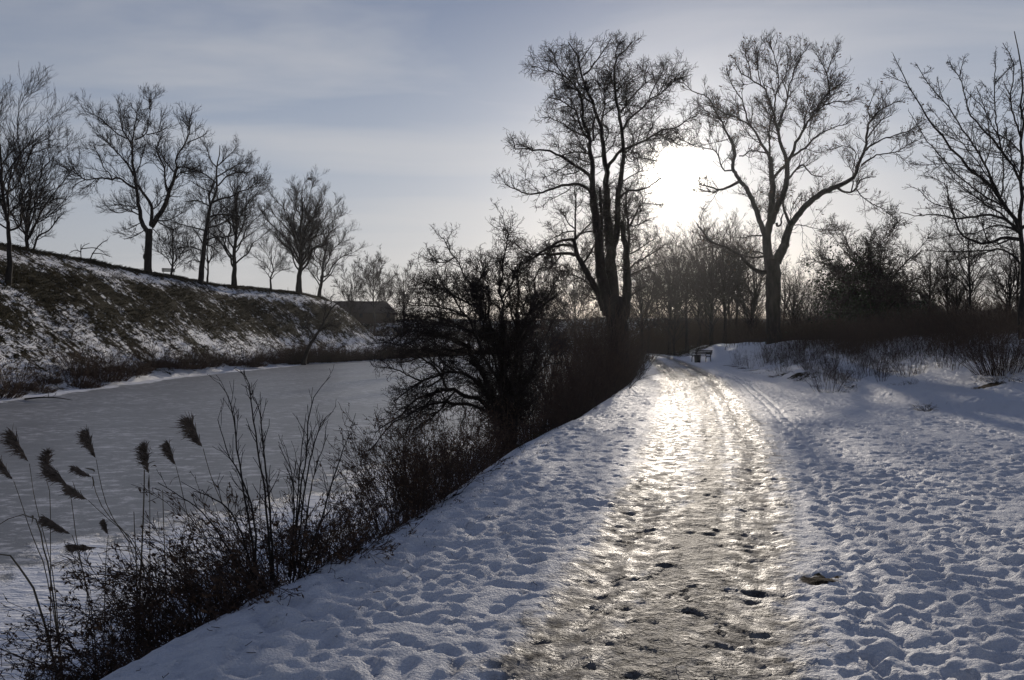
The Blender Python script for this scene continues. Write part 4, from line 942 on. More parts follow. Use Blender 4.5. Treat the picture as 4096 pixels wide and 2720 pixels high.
    h *= np.where(xr - foot_x(Yr) < 9.5, .62, 1.0)
    P = np.empty((n, m, 3)); P[:, 0] = np.stack([xr, Yr, g - .1], 1); d = rng.randn(n, 3) * .22; d[:, 2] = 1
    for j in range(1, m):
        d = d + rng.randn(n, 3) * .16; d /= np.linalg.norm(d, axis=1, keepdims=True); P[:, j] = P[:, j - 1] + d * (h / (m - 1))[:, None]
    R = rng.uniform(.007, .016, n)[:, None] * np.linspace(1, .4, m)[None]
    b = Batch().tube(P, R, 3); C, D = grow(rng, P, R, 1.9, .9, t0=.15, ang=(25, 65), n=3, wig=.2, up=.05, rr=.8, rtip=.006, mx=70000)
    b.tube(C, D, 3)
    m2 = 15000; Y2 = rng.uniform(27, 72, m2); x2 = foot_x(Y2) + 1.2 + 6.5 * rng.rand(m2) ** .75
    k2 = (vnoise(x2 * .55, Y2 * .45) + .9 * (x2 - foot_x(Y2) - 3.6) / 3.2 > .12) & (x2 < 40); x2, Y2 = x2[k2], Y2[k2]; m2 = len(x2)
    P = np.empty((m2, 4, 3)); P[:, 0] = np.stack([x2, Y2, ground_z(x2, Y2) - .05], 1); d = rng.randn(m2, 3) * .28; d[:, 2] = 1; h2 = rng.uniform(.3, 1.1, m2) * (.6 + .13 * (x2 - foot_x(Y2)))
    for j in range(1, 4):
        d = d + rng.randn(m2, 3) * .2; d /= np.linalg.norm(d, axis=1, keepdims=True); P[:, j] = P[:, j - 1] + d * (h2 / 3)[:, None]
    R = rng.uniform(.004, .008, m2)[:, None] * np.linspace(1, .4, 4)[None]; b.tube(P, R, 3)
    C, D = grow(rng, P, R, 3.0, .35, t0=.2, ang=(25, 60), n=3, wig=.2, up=.05, rr=.8, rtip=.0035, mx=30000); b.tube(C, D, 3)
    m3 = 6500; x3 = rng.uniform(13, 46, m3); Y3 = rng.uniform(90, 124, m3); k3 = (vnoise(x3 * .22 + 7, Y3 * .2) > -.35) & (np.abs(x3 - path_x(Y3)) > 1.6) & (x3 / Y3 * FP > 118); x3, Y3 = x3[k3], Y3[k3]; m3 = len(x3)
    P = np.empty((m3, 5, 3)); P[:, 0] = np.stack([x3, Y3, ground_z(x3, Y3) - .1], 1); d = rng.randn(m3, 3) * .25; d[:, 2] = 1; h3 = rng.uniform(2.2, 5.2, m3) * (1 + .4 * vnoise(x3 * .3, Y3 * .3))
    for j in range(1, 5):
        d = d + rng.randn(m3, 3) * .17; d /= np.linalg.norm(d, axis=1, keepdims=True); P[:, j] = P[:, j - 1] + d * (h3 / 4)[:, None]
    R = rng.uniform(.009, .02, m3)[:, None] * np.linspace(1, .4, 5)[None]; b.tube(P, R, 3)
    C, D = grow(rng, P, R, 1.5, 1.1, t0=.15, ang=(25, 65), n=3, wig=.2, up=.05, rr=.8, rtip=.008, mx=26000); b.tube(C, D, 3)
    o = b.build('undergrowth', M_SHRUB); tag(o, 'dark tangled brush filling the floor of the wood behind path and bank', 'undergrowth', kind='stuff')
build_wood()

def build_rampart_grass():
    rng = np.random.RandomState(404); n = 42000
    yy = 34 + (150 - 34) * rng.rand(n) ** 1.25; xx = rng.uniform(-43.5, -26.5, n); s = crest_dist(xx, yy) / 14.6
    pr = np.interp(s, [0, .05, .1, .17, .25, .5, .7, .9, 1.05], [1, 1, .25, .3, .9, .85, .45, .25, .1]) * (.55 + .7 * fbm(xx * .5, yy * .5, 3))
    ok = (rng.rand(n) < pr) & (xx < far_x(yy) - .3); xx, yy = xx[ok], yy[ok]; z = ground_z(xx, yy); k = 4
    xx = np.repeat(xx, k) + rng.randn(len(z) * k) * .14; yy = np.repeat(yy, k) + rng.randn(len(z) * k) * .14; z = np.repeat(z, k); n = len(xx)
    P = np.empty((n, 3, 3)); P[:, 0] = np.stack([xx, yy, z - .06], 1); d = rng.randn(n, 3) * .45; d[:, 0] += .5; d[:, 2] = .9; L = rng.uniform(.16, .42, n)[:, None]
    P[:, 1] = P[:, 0] + d * L * .5; d[:, 2] -= 1.0; P[:, 2] = P[:, 1] + d * L * .5
    tag(Batch().tube(P, np.full((n, 1), .022) * np.array([1., .8, .15])[None], 3).build('rough_grass', M_DRYGRASS), 'rough brown winter grass poking through the snow of the rampart slope', 'grass', kind='stuff')
build_rampart_grass()

def build_far_scrub():
    rng = np.random.RandomState(303)
    n = 9000; Yr = np.where(rng.rand(n) < .45, rng.uniform(150, 188, n), rng.uniform(192, 232, n)); xr = rng.uniform(-60, 150, n)
    ok = ((Yr > 190) | (xr < far_x(Yr) - .5)) & (vnoise(xr * .09, Yr * .09) > -.25) & (np.abs(xr + 44) + np.abs(Yr - 216) * 1.4 > 16)
    xr, Yr = xr[ok], Yr[ok]; n = len(xr); h = rng.uniform(1.2, 3.2, n) * (1 + .8 * (Yr > 190) * (.5 + vnoise(xr * .05, Yr * .05))); m = 4
    P = np.empty((n, m, 3)); P[:, 0] = np.stack([xr, Yr, ground_z(xr, Yr) - .1], 1); d = rng.randn(n, 3) * .3; d[:, 2] = 1
    for j in range(1, m):
        d = d + rng.randn(n, 3) * .2; d /= np.linalg.norm(d, axis=1, keepdims=True); P[:, j] = P[:, j - 1] + d * (h / (m - 1))[:, None]
    R = rng.uniform(.018, .035, n)[:, None] * np.linspace(1, .5, m)[None]
    b = Batch().tube(P, R, 3); C, D = grow(rng, P, R, 1.6, 1.1, t0=.1, ang=(25, 70), n=3, wig=.2, up=.05, rr=.8, rtip=.018, mx=30000); b.tube(C, D, 3)
    tag(b.build('far_scrub', M_SHRUB), 'distant dark scrub on the low ridge and land beyond the canal bend', 'scrub', kind='stuff')
build_far_scrub()

def build_shrubs():
    rng = np.random.RandomState(91)
    # --- far shore of the canal: dark low shrubs with thin shoots above
    protos = []
    for k, (n, h, sp) in enumerate(((60, 1.5, 2.4), (48, 2.3, 2.0), (70, 1.15, 2.6))):
        root = thing('shore_shrub', 'dark leafless shrub in the row along the far shore of the canal', 'shrub', (0, 0, 0), 0, 'shrubs along the far shore')
        st, tb, last = stems_shrub(rng, n, h, sp * 1.2, .016, 0, (7, .34), .008, .5, 2)
        st.build('stems', M_SHRUB, root); tb.build('twigs', M_SHRUB, root)
        dn = Batch(); s2, t2, _ = stems_shrub(rng, 240, .62, sp * 2.0, .018, .1, (4, .45), .009, .35, 1)
        dn.add(np.vstack(s2.V), np.vstack(s2.F)); dn.add(np.vstack(t2.V), np.vstack(t2.F)); dn.build('low_tangle', M_SHRUB, root)
        protos.append(root)
    ys = np.concatenate([np.arange(36, 112, 2.15), np.arange(101, 176, 1.25)])
    for i, y in enumerate(ys):
        y = y + rng.uniform(-.5, .5); x = float(far_x(y)) - rng.uniform(.35, 1.4); k = i % 3 if rng.rand() < .8 else 1
        s = rng.uniform(.75, 1.15) * (1.25 if y > 99 else 1); g = float(max(ground_z(x, y), ICE_Z))
        if i < 3: o = protos[i]; o.location = (x, y, g); o.rotation_euler = (0, 0, rng.uniform(0, 6)); o.scale = (s, s, s)
        else: dup(protos[k], (x, y, g), rng.uniform(0, 6.28), (s, s * rng.uniform(.9, 1.4), s * rng.uniform(.8, 1.15)))
    # --- brush on the near bank, between thorn bush and fused-stem tree
    protos = []
    for k, (n, h, sp, up) in enumerate(((34, 2.6, 1.6, .75), (44, 1.7, 1.8, .55), (22, 3.3, 1.2, .85))):
        protos.append(shrub_proto('bank_shrub', 'bare twiggy shrub on the canal bank behind the thorn bush', 'shrub', rng, (0, 0, 0), group='shrubs on the canal bank behind the thorn bush', n=n, h=h, spread=sp, r=.013, tw=(8, .3), rtip=.0038, upright=up, twig_lv=2))
    ys = [18.5, 20, 21.4, 22.8, 24, 25.5, 27, 28.5, 30, 31.5, 33, 34.6, 36, 37.5, 39, 41, 43, 45.5, 48, 51, 55, 59, 64, 70, 76, 83]
    cnt_ = 0
    for i, y in enumerate(ys):
        for q in range(3 if 25 < y < 60 else 2 if y > 22 else 1):
            off = rng.uniform(.7, 1.6) if q == 0 else rng.uniform(1.6, 2.9)
            x = float(edge_x(y)) - off; s = rng.uniform(.65, 1.0) * (1.45 if y < 45 else 1.15) * (.6 if y < 24 else 1); g = float(max(ground_z(x, y), ICE_Z))
            j = cnt_; cnt_ += 1
            lab, grp = ('bare twiggy shrub on the canal bank just behind the thorn bush', 'shrubs on the canal bank behind the thorn bush') if y < 32 else ('bare twiggy shrub on the canal bank under and past the fused-stem tree', 'shrubs on the canal bank around the fused-stem tree')
            if j < 3: o = protos[j]; o.location = (x, y, g); o.scale = (s, s, s)
            else: dup(protos[(i + q) % 3], (x, y, g), rng.uniform(0, 6.28), s, lab, grp)
    # --- brownish shrubs on the right bank
    protos = []
    for k, (n, h, sp) in enumerate(((16, 1.25, 1.4), (24, 1.0, 1.7), (13, 1.6, 1.0))):
        protos.append(shrub_proto('weed_shrub', 'thin brown leafless shrub standing in the snow of the right bank', 'shrub', rng, (0, 0, 0), group='thin brown shrubs on the right bank', n=n, h=h, spread=sp, r=.007, tw=(7, .28), rtip=.0032, upright=.6, twig_lv=2))
    i = 0
    for px0, px1, Y0, Y1, cnt in ((715, 790, 44, 52, 16), (765, 850, 33, 44, 20), (845, 935, 33, 44, 44), (930, 1000, 31, 40, 30), (780, 900, 44, 52, 44), (900, 1010, 40, 48, 24), (820, 845, 26.5, 29, 4), (775, 870, 25, 34, 22), (890, 1020, 23, 31, 22)):
        for q in range(cnt):
            Y = rng.uniform(Y0, Y1); px = rng.uniform(px0, px1); x = (px - 512) / FP * Y
            if x < float(foot_x(Y)) + .4: x = float(foot_x(Y)) + rng.uniform(.4, 2.5)
            g = float(ground_z(x, Y)); s = rng.uniform(.35, .8) * np.array([1.0, 1.0, rng.uniform(.8, 1.3)]); s = tuple(s)
            if i < 3: o = protos[i]; o.location = (x, Y, g); o.scale = s
            else: dup(protos[i % 3], (x, Y, g), rng.uniform(0, 6.28), s)
            i += 1
    # dense round bush at the right edge
    Y = 21.5; x = (1002 - 512) / FP * Y
    shrub_proto('round_bush', 'dense dark twiggy bush at the right edge above the snow field', 'bush', rng, (x, Y, float(ground_z(x, Y))), n=190, h=1.75, spread=2.6, r=.008, tw=(11, .3), rtip=.0028, upright=.45, twig_lv=2)
    Y = 25.5; x = (828 - 512) / FP * Y
    shrub_proto('slanting_shrub', 'slanting thin stemmed shrub at the foot of the right bank', 'shrub', rng, (x, Y, float(ground_z(x, Y))), n=26, h=1.35, spread=2.2, r=.007, tw=(5, .26), rtip=.003, upright=.45, twig_lv=1)
build_shrubs()

def grass_tuft(rng, x, y, w, h, label, n=90):
    root_z = float(ground_z(x, y)); a = rng.uniform(0, 6.283, n); q = np.sqrt(rng.rand(n)) * w
    P = np.empty((n, 5, 3)); P[:, 0] = np.stack([np.cos(a) * q, np.sin(a) * q * .6, np.full(n, -.06)], 1)
    d = np.stack([np.cos(a) * .5, np.sin(a) * .5, np.full(n, 1.)], 1) + rng.randn(n, 3) * .3; L = h * rng.uniform(.5, 1.2, n)
    for j in range(1, 5):
        d[:, 2] -= .38; d += rng.randn(n, 3) * .1; dn = d / np.linalg.norm(d, axis=1, keepdims=True); P[:, j] = P[:, j - 1] + dn * (L / 4)[:, None]
    o = Batch().tube(P, np.full((n, 1), .004) * np.linspace(1, .2, 5)[None], 3).build('grass_tuft', M_DRYGRASS)
    o.location = (x, y, root_z); return tag(o, label, 'grass tuft')

def bank_tufts():
    rng = np.random.RandomState(512)
    for k in range(34):
        Y = rng.uniform(18, 44); x = float(foot_x(Y)) + rng.choice([rng.uniform(-.3, 1.0), rng.uniform(1, 5)])
        if x / Y * FP > 530: continue
        o = grass_tuft(rng, x, Y, rng.uniform(.15, .6), rng.uniform(.14, .34), 'brown grass tuft poking through the snow of the right bank', 50); o['group'] = 'brown grass tufts on the right bank'
bank_tufts()

def weed_clump(rng, loc, label, n=22, h=1.0, spread=1.0, droop=.25, leaves=500, lsize=.05, upright=.55, r=.005, lean=(0, 0), group=None):
    root = thing('weed_clump', label, 'weeds', loc, 0, group)
    st, tb, last = stems_shrub(rng, int(n * 1.4), h, spread, r, droop, (11, .3), .0019, upright, 2, .2)
    V, F = leaf_cards(rng, last, int(leaves * 1.3), lsize * .62)
    def lean_fix(bt):
        for v in bt.V: v[:, 0] += lean[0] * np.maximum(v[:, 2], 0); v[:, 1] += lean[1] * np.maximum(v[:, 2], 0)
    lean_fix(st); lean_fix(tb); V[:, 0] += lean[0] * np.maximum(V[:, 2], 0); V[:, 1] += lean[1] * np.maximum(V[:, 2], 0)
    st.build('stems', M_SHRUB, root); tb.build('twigs', M_SHRUB, root); mesh_obj('leaves', V, F, M_LEAF, root, False)['kind'] = 'stuff'
    return root

def gpt(px, Y): return (px - 512) / FP * Y
def build_foreground():
    rng = np.random.RandomState(123)
    # --- reeds at the edge of the ice (photo crop coordinates -> metres)
    def Mp(x, y, Y): return px_point(x / 1.188, 1400 + y / 1.188, Y)
    def plume(root, foot, a, b, fat, rng):
        """feathery head: tip a, base b (3-D), drooping filaments along its axis"""
        ax = b - a; L = np.linalg.norm(ax); n = 300; t = rng.rand(n); c = a + ax * t[:, None]
        c[:, 2] += 0.0
        wdt = .68 * fat * L * np.sin(np.clip(.12 + t * .95, 0, 1) * math.pi) ** .7
        side = rng.randn(n, 3); u = -ax / L; side -= u * (side @ u)[:, None]; side /= np.linalg.norm(side, axis=1, keepdims=True)
        side[:, 0] -= .9
        P = np.empty((n, 4, 3)); d = u * .8 + side * .34; P[:, 0] = c
        for j in range(1, 4):
            d = d + rng.randn(n, 3) * .12; d[:, 2] -= .20; dn = d / np.linalg.norm(d, axis=1, keepdims=True); P[:, j] = P[:, j - 1] + dn * (wdt * rng.uniform(.25, 1.0, n))[:, None]
        bt = Batch().tube(P, np.full((n, 1), .0034) * np.array([.7, 1, .9, .25])[None], 3)
        bt.build('plume', M_PLUME, root, foot)
    def reed(label, pl, stem, Y, fat=.34, leaf=None, r=.0042):
        pts = [Mp(x, y, Y) for x, y in (([pl[1]] if pl else []) + stem)]
        end = pts[-1]; prev = pts[-2]; d = (end - prev); 
        g = float(max(ground_z(end[0], Y), ICE_Z)); k = 0
        base = np.array([end[0] + (d[0] / (abs(d[2]) + 1e-3)) * .35 * max(0, end[2] - g), Y, g - .03])
        root = thing('reed', label, 'reed', tuple(base))
        full = np.array([base] + pts[::-1]); p, rr = resample(full, np.linspace(r * 1.25, r * .6, len(full)), 16)
        Batch().tube(p[None], rr[None], 5).build('stem', M_REED, root, base)
        if pl: plume(root, base, Mp(*pl[0], Y), Mp(*pl[1], Y), fat, rng)
        for (x0, y0), (x1, y1), (x2, y2) in (leaf or []):
            a, b_, c = Mp(x0, y0, Y), Mp(x1, y1, Y), Mp(x2, y2, Y + .1); q, _ = resample([a, b_, c], [1, 1, 1], 8)
            w = .010 * np.sin(np.linspace(.35, math.pi, 8)); s = np.array([.3, .8, .5])
            V = np.concatenate([q - s * w[:, None], q + s * w[:, None]]); F = np.array([[i, i + 1, i + 9, i + 8] for i in range(7)])
            mesh_obj('leaf', V - base, F, M_REED, root)
    reed('tall reed with a broad leaning plume, second from the left edge', ((60, 400), (140, 540)), [(165, 720), (215, 900), (260, 1100)], 7.6, .36)
    reed('reed at the left edge with a dark plume half out of the photo', ((-5, 520), (65, 622)), [(100, 720), (150, 880), (225, 1050)], 7.2, .36, [((130, 800), (160, 780), (150, 830))])
    reed('slim reed with a narrow upright plume left of the thickest plume', ((230, 490), (220, 615)), [(240, 680), (240, 1000)], 7.8, .3)
    reed('reed with the thickest dark plume in the left clump', ((255, 570), (330, 655)), [(345, 750), (362, 900), (400, 1080), (440, 1250)], 7.0, .5)
    reed('reed bent right whose plume touches the thickest plume', ((330, 650), (420, 715)), [(520, 810), (640, 900), (680, 1000)], 7.0, .42)
    reed('reed with a tall pointed plume above a drooping one', ((415, 395), (457, 520)), [(480, 650), (520, 780), (640, 950)], 7.5, .34)
    reed('reed with a small drooping plume and hanging leaf below the pointed plume', ((362, 560), (438, 605)), [(440, 640), (500, 780), (640, 905)], 7.3, .4, [((440, 590), (455, 570), (400, 560)), ((440, 600), (447, 640), (435, 660))])
    reed('straight reed with a spiky plume behind the cut brown stalk', ((690, 460), (708, 595)), [(712, 660), (712, 1000)], 7.4, .34, [((708, 600), (705, 640), (706, 670)), ((700, 570), (730, 545), (745, 555))])
    reed('reed with a small upright plume and one thin hanging leaf', ((800, 450), (836, 552)), [(852, 610), (880, 740), (905, 850), (930, 960)], 7.4, .36, [((852, 600), (820, 610), (805, 645))])
    reed('tallest reed of the group with a big plume far from the others', ((905, 342), (965, 467)), [(1000, 600), (1060, 740), (1120, 830), (1170, 960)], 6.6, .44)
    reed('reed with a grey drooping plume low at the left', ((222, 800), (342, 878)), [(352, 900), (380, 1000), (410, 1100)], 7.2, .34)
    reed('bent reed whose plume hangs left across another stem', ((340, 930), (470, 940)), [(560, 945), (660, 965), (720, 1010)], 6.9, .34)
    reed('short reed with a tiny withered plume between the clumps', ((495, 815), (515, 880)), [(505, 960), (500, 1050)], 7.4, .3)
    reed('thick cut brown stalk without plume in front of the spiky reed', None, [(686, 570), (683, 750), (672, 980), (665, 1100)], 6.6, r=.0075)
    reed('plain thin stalk without plume right of the cut stalk', None, [(773, 665), (778, 850), (786, 1040)], 7.0, r=.005)
    reed('short broken stalk left of the cut stalk', None, [(636, 768), (640, 880), (648, 1000)], 6.8, r=.005)
    reed('bent dry reed arching to the left edge', None, [(-20, 840), (60, 790), (150, 775), (190, 830), (200, 930), (240, 1050)], 7.0, r=.006)
    reed('withered reed bowing at the left edge near the water', None, [(-10, 970), (40, 962), (90, 1030), (180, 1160)], 6.4, r=.008)
    # --- young trees on the bank edge: long shoots
    def shoots(label, lst, Y, r):
        lim = []
        for pts in lst:
            P = np.array([Mp(x, y, Y + dz) for (x, y), dz in zip(pts, np.linspace(0, rng.uniform(-.5, .5), len(pts)))]); lim.append((P, np.linspace(r, r * .28, len(P))))
        finish_tree(rng, 'sapling', label, 'sapling', lim, [dict(dens=4.5, L=.34, t0=.35, ang=(25, 55), n=5, wig=.10, up=.1, rr=.6), dict(dens=5, L=.14, t0=.2, ang=(25, 55), n=3, wig=.1, up=.08, rr=.7, mx=260)], rtip=.0016, trunk_k=0)
    shoots('sapling of long arching shoots on the bank edge, left one of two', [[(1210, 1135), (1200, 900), (1160, 680), (1135, 500), (1110, 330), (1085, 210), (1040, 155)], [(1215, 1130), (1215, 800), (1150, 600), (1080, 500), (1035, 330)], [(1290, 1100), (1265, 700), (1230, 520), (1205, 350), (1190, 200), (1160, 110)],
           [(1300, 1090), (1280, 700), (1250, 450), (1240, 300), (1210, 225)], [(1195, 1140), (1060, 900), (960, 760), (750, 630)], [(1220, 1130), (1130, 800), (1020, 700), (920, 670)]], 5.75, .0085)
    shoots('sapling fanning upward on the bank edge, right one of two', [[(1390, 1080), (1420, 700), (1460, 450), (1470, 300), (1500, 200), (1570, 125)], [(1400, 1070), (1440, 700), (1490, 450), (1530, 330), (1585, 290)], [(1420, 1060), (1470, 700), (1500, 560), (1560, 400)], [(1380, 1080), (1410, 760), (1430, 500), (1455, 300)],
           [(1440, 1060), (1530, 800), (1600, 560), (1640, 450), (1663, 400)], [(1370, 1080), (1400, 800), (1390, 600), (1360, 470)]], 6.1, .0075)
    # --- dead weeds hanging over the bank
    E = lambda y, off: (float(edge_x(y)) - off, y, float(max(ground_z(float(edge_x(y)) - off, y), ICE_Z)))
    W_ = [
        ((gpt(8, 5.0), 5.0), 'big tangle of curled dead leaves in the bottom left corner', dict(n=46, h=.95, spread=1.5, droop=.35, leaves=1500, upright=.4)),
        ((gpt(52, 5.1), 5.1), 'dark leafy weed tangle between the corner clump and the reeds', dict(n=40, h=.95, spread=1.3, droop=.3, leaves=1200, upright=.45)),
        ((gpt(100, 5.0), 5.0), 'low dead weeds lying over the snow edge beside the corner tangle', dict(n=30, h=.6, spread=1.1, droop=.4, leaves=700, upright=.35)),
        ((gpt(25, 6.0), 6.0), 'black matted stems low on the bank behind the corner tangle', dict(n=60, h=.8, spread=1.6, droop=.45, leaves=1400, upright=.3)),
        ((gpt(75, 6.1), 6.1), 'low matted weeds on the bank slope beneath the leftmost reeds', dict(n=60, h=.8, spread=1.5, droop=.45, leaves=1400, upright=.3)),
        ((gpt(128, 6.0), 6.0), 'drooping mat of weed stems on the bank under the bent reeds', dict(n=60, h=.8, spread=1.5, droop=.42, leaves=1300, upright=.32)),
        ((gpt(188, 6.1), 6.1), 'leafy drooping weeds behind the cut brown stalk', dict(n=50, h=.9, spread=1.3, droop=.38, leaves=1300, upright=.38)),
        ((gpt(235, 6.2), 6.2), 'leaning weeds between the cut stalk and the left sapling', dict(n=44, h=.95, spread=1.2, droop=.3, leaves=1100, upright=.42, lean=(-.3, 0))),
        ((gpt(160, 5.5), 5.5), 'dense drooping dead weeds under the cut brown stalk', dict(n=60, h=1.0, spread=1.4, droop=.38, leaves=1700, upright=.42, lean=(-.25, 0))),
        ((gpt(205, 5.4), 5.4), 'matted weed stems hanging over the bank left of the saplings', dict(n=50, h=.8, spread=1.3, droop=.45, leaves=1000, upright=.3, lean=(-.35, 0))),
        ((gpt(262, 5.8), 5.8), 'feathery dead weeds at the foot of the left sapling', dict(n=50, h=.95, spread=1.2, droop=.25, leaves=1300, upright=.45, lean=(-.5, 0))),
        ((gpt(300, 6.2), 6.2), 'bushy dead weeds at the foot of the right sapling', dict(n=36, h=.9, spread=1.0, droop=.2, leaves=1000, upright=.55)),
        ((gpt(335, 6.9), 6.9), 'low leafy weeds on the bank right of the saplings', dict(n=30, h=.75, spread=1.1, droop=.25, leaves=900, upright=.5)),
        ((gpt(365, 7.6), 7.6), 'straggling weeds with curled leaves below the tall weed stand', dict(n=30, h=.8, spread=1.0, droop=.25, leaves=800, upright=.5)),
        ((gpt(398, 8.2), 8.2), 'tall dark stand of dead weeds leaning over the bank edge', dict(n=48, h=1.25, spread=1.2, droop=.14, leaves=1500, upright=.65, lean=(-.1, 0))),
        ((gpt(418, 8.9), 8.9), 'tall brown weed stems right of the darkest weed stand', dict(n=44, h=1.2, spread=1.0, droop=.12, leaves=1100, upright=.7)),
        ((gpt(437, 10.2), 10.2), 'thick dead weeds between the weed stand and the thorn bush', dict(n=44, h=1.2, spread=1.2, droop=.15, leaves=1100, upright=.65)),
        ((gpt(455, 11.6), 11.6), 'withered weeds with broad leaves left of the thorn bush stems', dict(n=40, h=1.25, spread=1.2, droop=.15, leaves=1000, upright=.65)),
        ((gpt(474, 13.2), 13.2), 'dense brown weeds just left of the foot of the thorn bush', dict(n=44, h=1.2, spread=1.4, droop=.12, leaves=1000, upright=.65)),
        ((gpt(496, 15.2), 15.2), 'dark weeds around the foot of the thorn bush', dict(n=44, h=1.2, spread=1.6, droop=.12, leaves=700, upright=.6)),
        ((gpt(525, 16.8), 16.8), 'brown weeds right of the foot of the thorn bush', dict(n=40, h=1.1, spread=1.6, droop=.12, leaves=600, upright=.6)),
        ((gpt(508, 14.9), 14.9), 'tall brown weeds in front of the thorn bush stems at the snow edge', dict(n=40, h=1.25, spread=1.3, droop=.12, leaves=600, upright=.65)),
        ((gpt(430, 12.4), 12.4), 'leafy weeds at the ice edge under the arching thorn branch', dict(n=30, h=1.1, spread=1.2, droop=.15, leaves=700, upright=.6)),
        ((gpt(470, 16.5), 16.5), 'weeds at the ice edge behind the thorn bush stems', dict(n=30, h=1.1, spread=1.4, droop=.12, leaves=500, upright=.6)),
    ]
    for (x, y), lab, kw in W_:
        x = min(x, float(edge_x(y)) - .12); weed_clump(rng, (x, y, float(max(ground_z(x, y), ICE_Z)) - .02), lab, **kw)
    # --- tufts of grass showing through the snow
    for px, Y, w, h, lab in ((403, 6.55, .22, .16, 'dark grass tuft hanging at the snow edge below the tall weed stand'), (547, 14.6, .3, .16, 'grass tuft at the snow edge right of the thorn bush'), (535, 12.7, .25, .13, 'flat grass tuft breaking through the snow edge before the thorn bush'),
                             (585, 19.0, .4, .16, 'grass tuft at the snow edge far along the bank'), (628, 33, .6, .2, 'broad grass patch at the snow edge beside the fused-stem tree'), (838, 25.2, .5, .28, 'grass tuft at the foot of the slanting shrub'),
                             (857, 27.0, .6, .25, 'long grass tuft on the right bank just above the slanting shrub'), (925, 18.8, .16, .34, 'small upright grass tuft in the snow at the foot of the right bank'), (908, 27, .7, .3, 'wide brown grass patch halfway up the right bank'),
                             (1005, 20.5, .7, .3, 'grass patch under the dense bush at the right edge'), (470, 9.5, .12, .08, 'small flat grass tuft on the snow left of the path')):
        grass_tuft(rng, gpt(px, Y), Y, w, h, lab)
    # --- a fallen branch lying at the far shore on the ice
    Y = 41.0; pts = [px_point(100, 1598, Y), px_point(200, 1577, Y - .4), px_point(290, 1592, Y - .8)]; root = thing('fallen_branch', 'fallen dark branch lying on the ice at the far shore, left edge', 'branch', tuple(pts[0]))
    P, R = resample(pts, [.05, .035, .01], 10); P[:, 2] = ICE_Z + .06 + .12 * np.sin(np.linspace(0, 3.1, 10))
    Batch().tube(P[None], R[None], 6).build('stem', M_BARK, root, pts[0])
    c, d = grow(rng, P[None], R[None], 2.6, 1.1, t0=.2, ang=(25, 60), n=5, wig=.2, up=.03, rtip=.008); Batch().tube(c, d, 4).build('twig', M_TWIG, root, pts[0])
build_foreground()
def build_litter():
    rng = np.random.RandomState(66)
    n = 220; y = 3.2 + 14 * rng.rand(n) ** 1.6; x = np.where(rng.rand(n) < .55, edge_x(y) + .05 + .9 * rng.rand(n) ** 1.5, edge_x(y) + rng.rand(n) * (6 + .3 * y)); z = ground_z(x, y) + .012
    a = rng.randn(n, 3); a[:, 2] *= .25; a /= np.linalg.norm(a, axis=1, keepdims=True); L = rng.uniform(.012, .06, n)[:, None]; c = np.stack([x, y, z], 1)
    P = np.stack([c - a * L * .5, c + rng.randn(n, 3) * .006, c + a * L * .5], 1)
    b = Batch().tube(P, np.full((n, 3), .0022), 3)
    tag(b.build('fallen_twigs', M_TWIG), 'scattered bits of twig and dead stalk lying on the snow', 'twig litter', kind='stuff')
build_litter()

# ================================================================== things made by people
def box(bt, c, s, rz=0.0, rx=0.0):
    x, y, z = [v / 2 for v in s]
    V = np.array([(-x, -y, -z), (x, -y, -z), (x, y, -z), (-x, y, -z), (-x, -y, z), (x, -y, z), (x, y, z), (-x, y, z)], float)
    if rx: ca, sa = math.cos(rx), math.sin(rx); V = V @ np.array([[1, 0, 0], [0, ca, sa], [0, -sa, ca]])
    if rz: ca, sa = math.cos(rz), math.sin(rz); V = V @ np.array([[ca, sa, 0], [-sa, ca, 0], [0, 0, 1]])
    bt.add(V + np.array(c), np.array([[0, 3, 2, 1], [4, 5, 6, 7], [0, 1, 5, 4], [1, 2, 6, 5], [2, 3, 7, 6], [3, 0, 4, 7]])); return bt
def bar(bt, pts, r, sides=6):
    P, R = resample(pts, [r] * len(pts), 10); bt.tube(P[None], R[None], sides)
def bench(label, loc, rz, L=1.9, scale=1.0):
    root = thing('park_bench', label, 'bench', loc, rz)
    b = Batch()
    for k in range(4): box(b, (0, -.20 + .115 * k, .45 - .008 * k), (L, .095, .035))
    b.build('seat', M_WOOD, root, smooth=False)
    b = Batch()
    for k in range(3): box(b, (0, .245 + .03 * k, .58 + .115 * k), (L, .03, .09), rx=-.22)
    b.build('backrest', M_WOOD, root, smooth=False)
    for x in (-L / 2 + .16, L / 2 - .16):
        b = Batch(); bar(b, [(x, -.24, -.05), (x, -.22, .25), (x, -.2, .42), (x, .2, .40)], .034); bar(b, [(x, .30, -.05), (x, .24, .3), (x, .25, .5), (x, .36, .86)], .034)
        bar(b, [(x, -.22, .42), (x, -.24, .6), (x, -.16, .66), (x, .10, .66), (x, .27, .62)], .03); b.build('leg', M_IRON, root)
    root.scale = (scale,) * 3; return root
bx, by = (701 - 512) / FP * 60, 60.0
bench('dark wooden bench with curved iron legs beside the path bend', (bx, by, float(ground_z(bx, by)) + .02), math.radians(-58), 1.75)
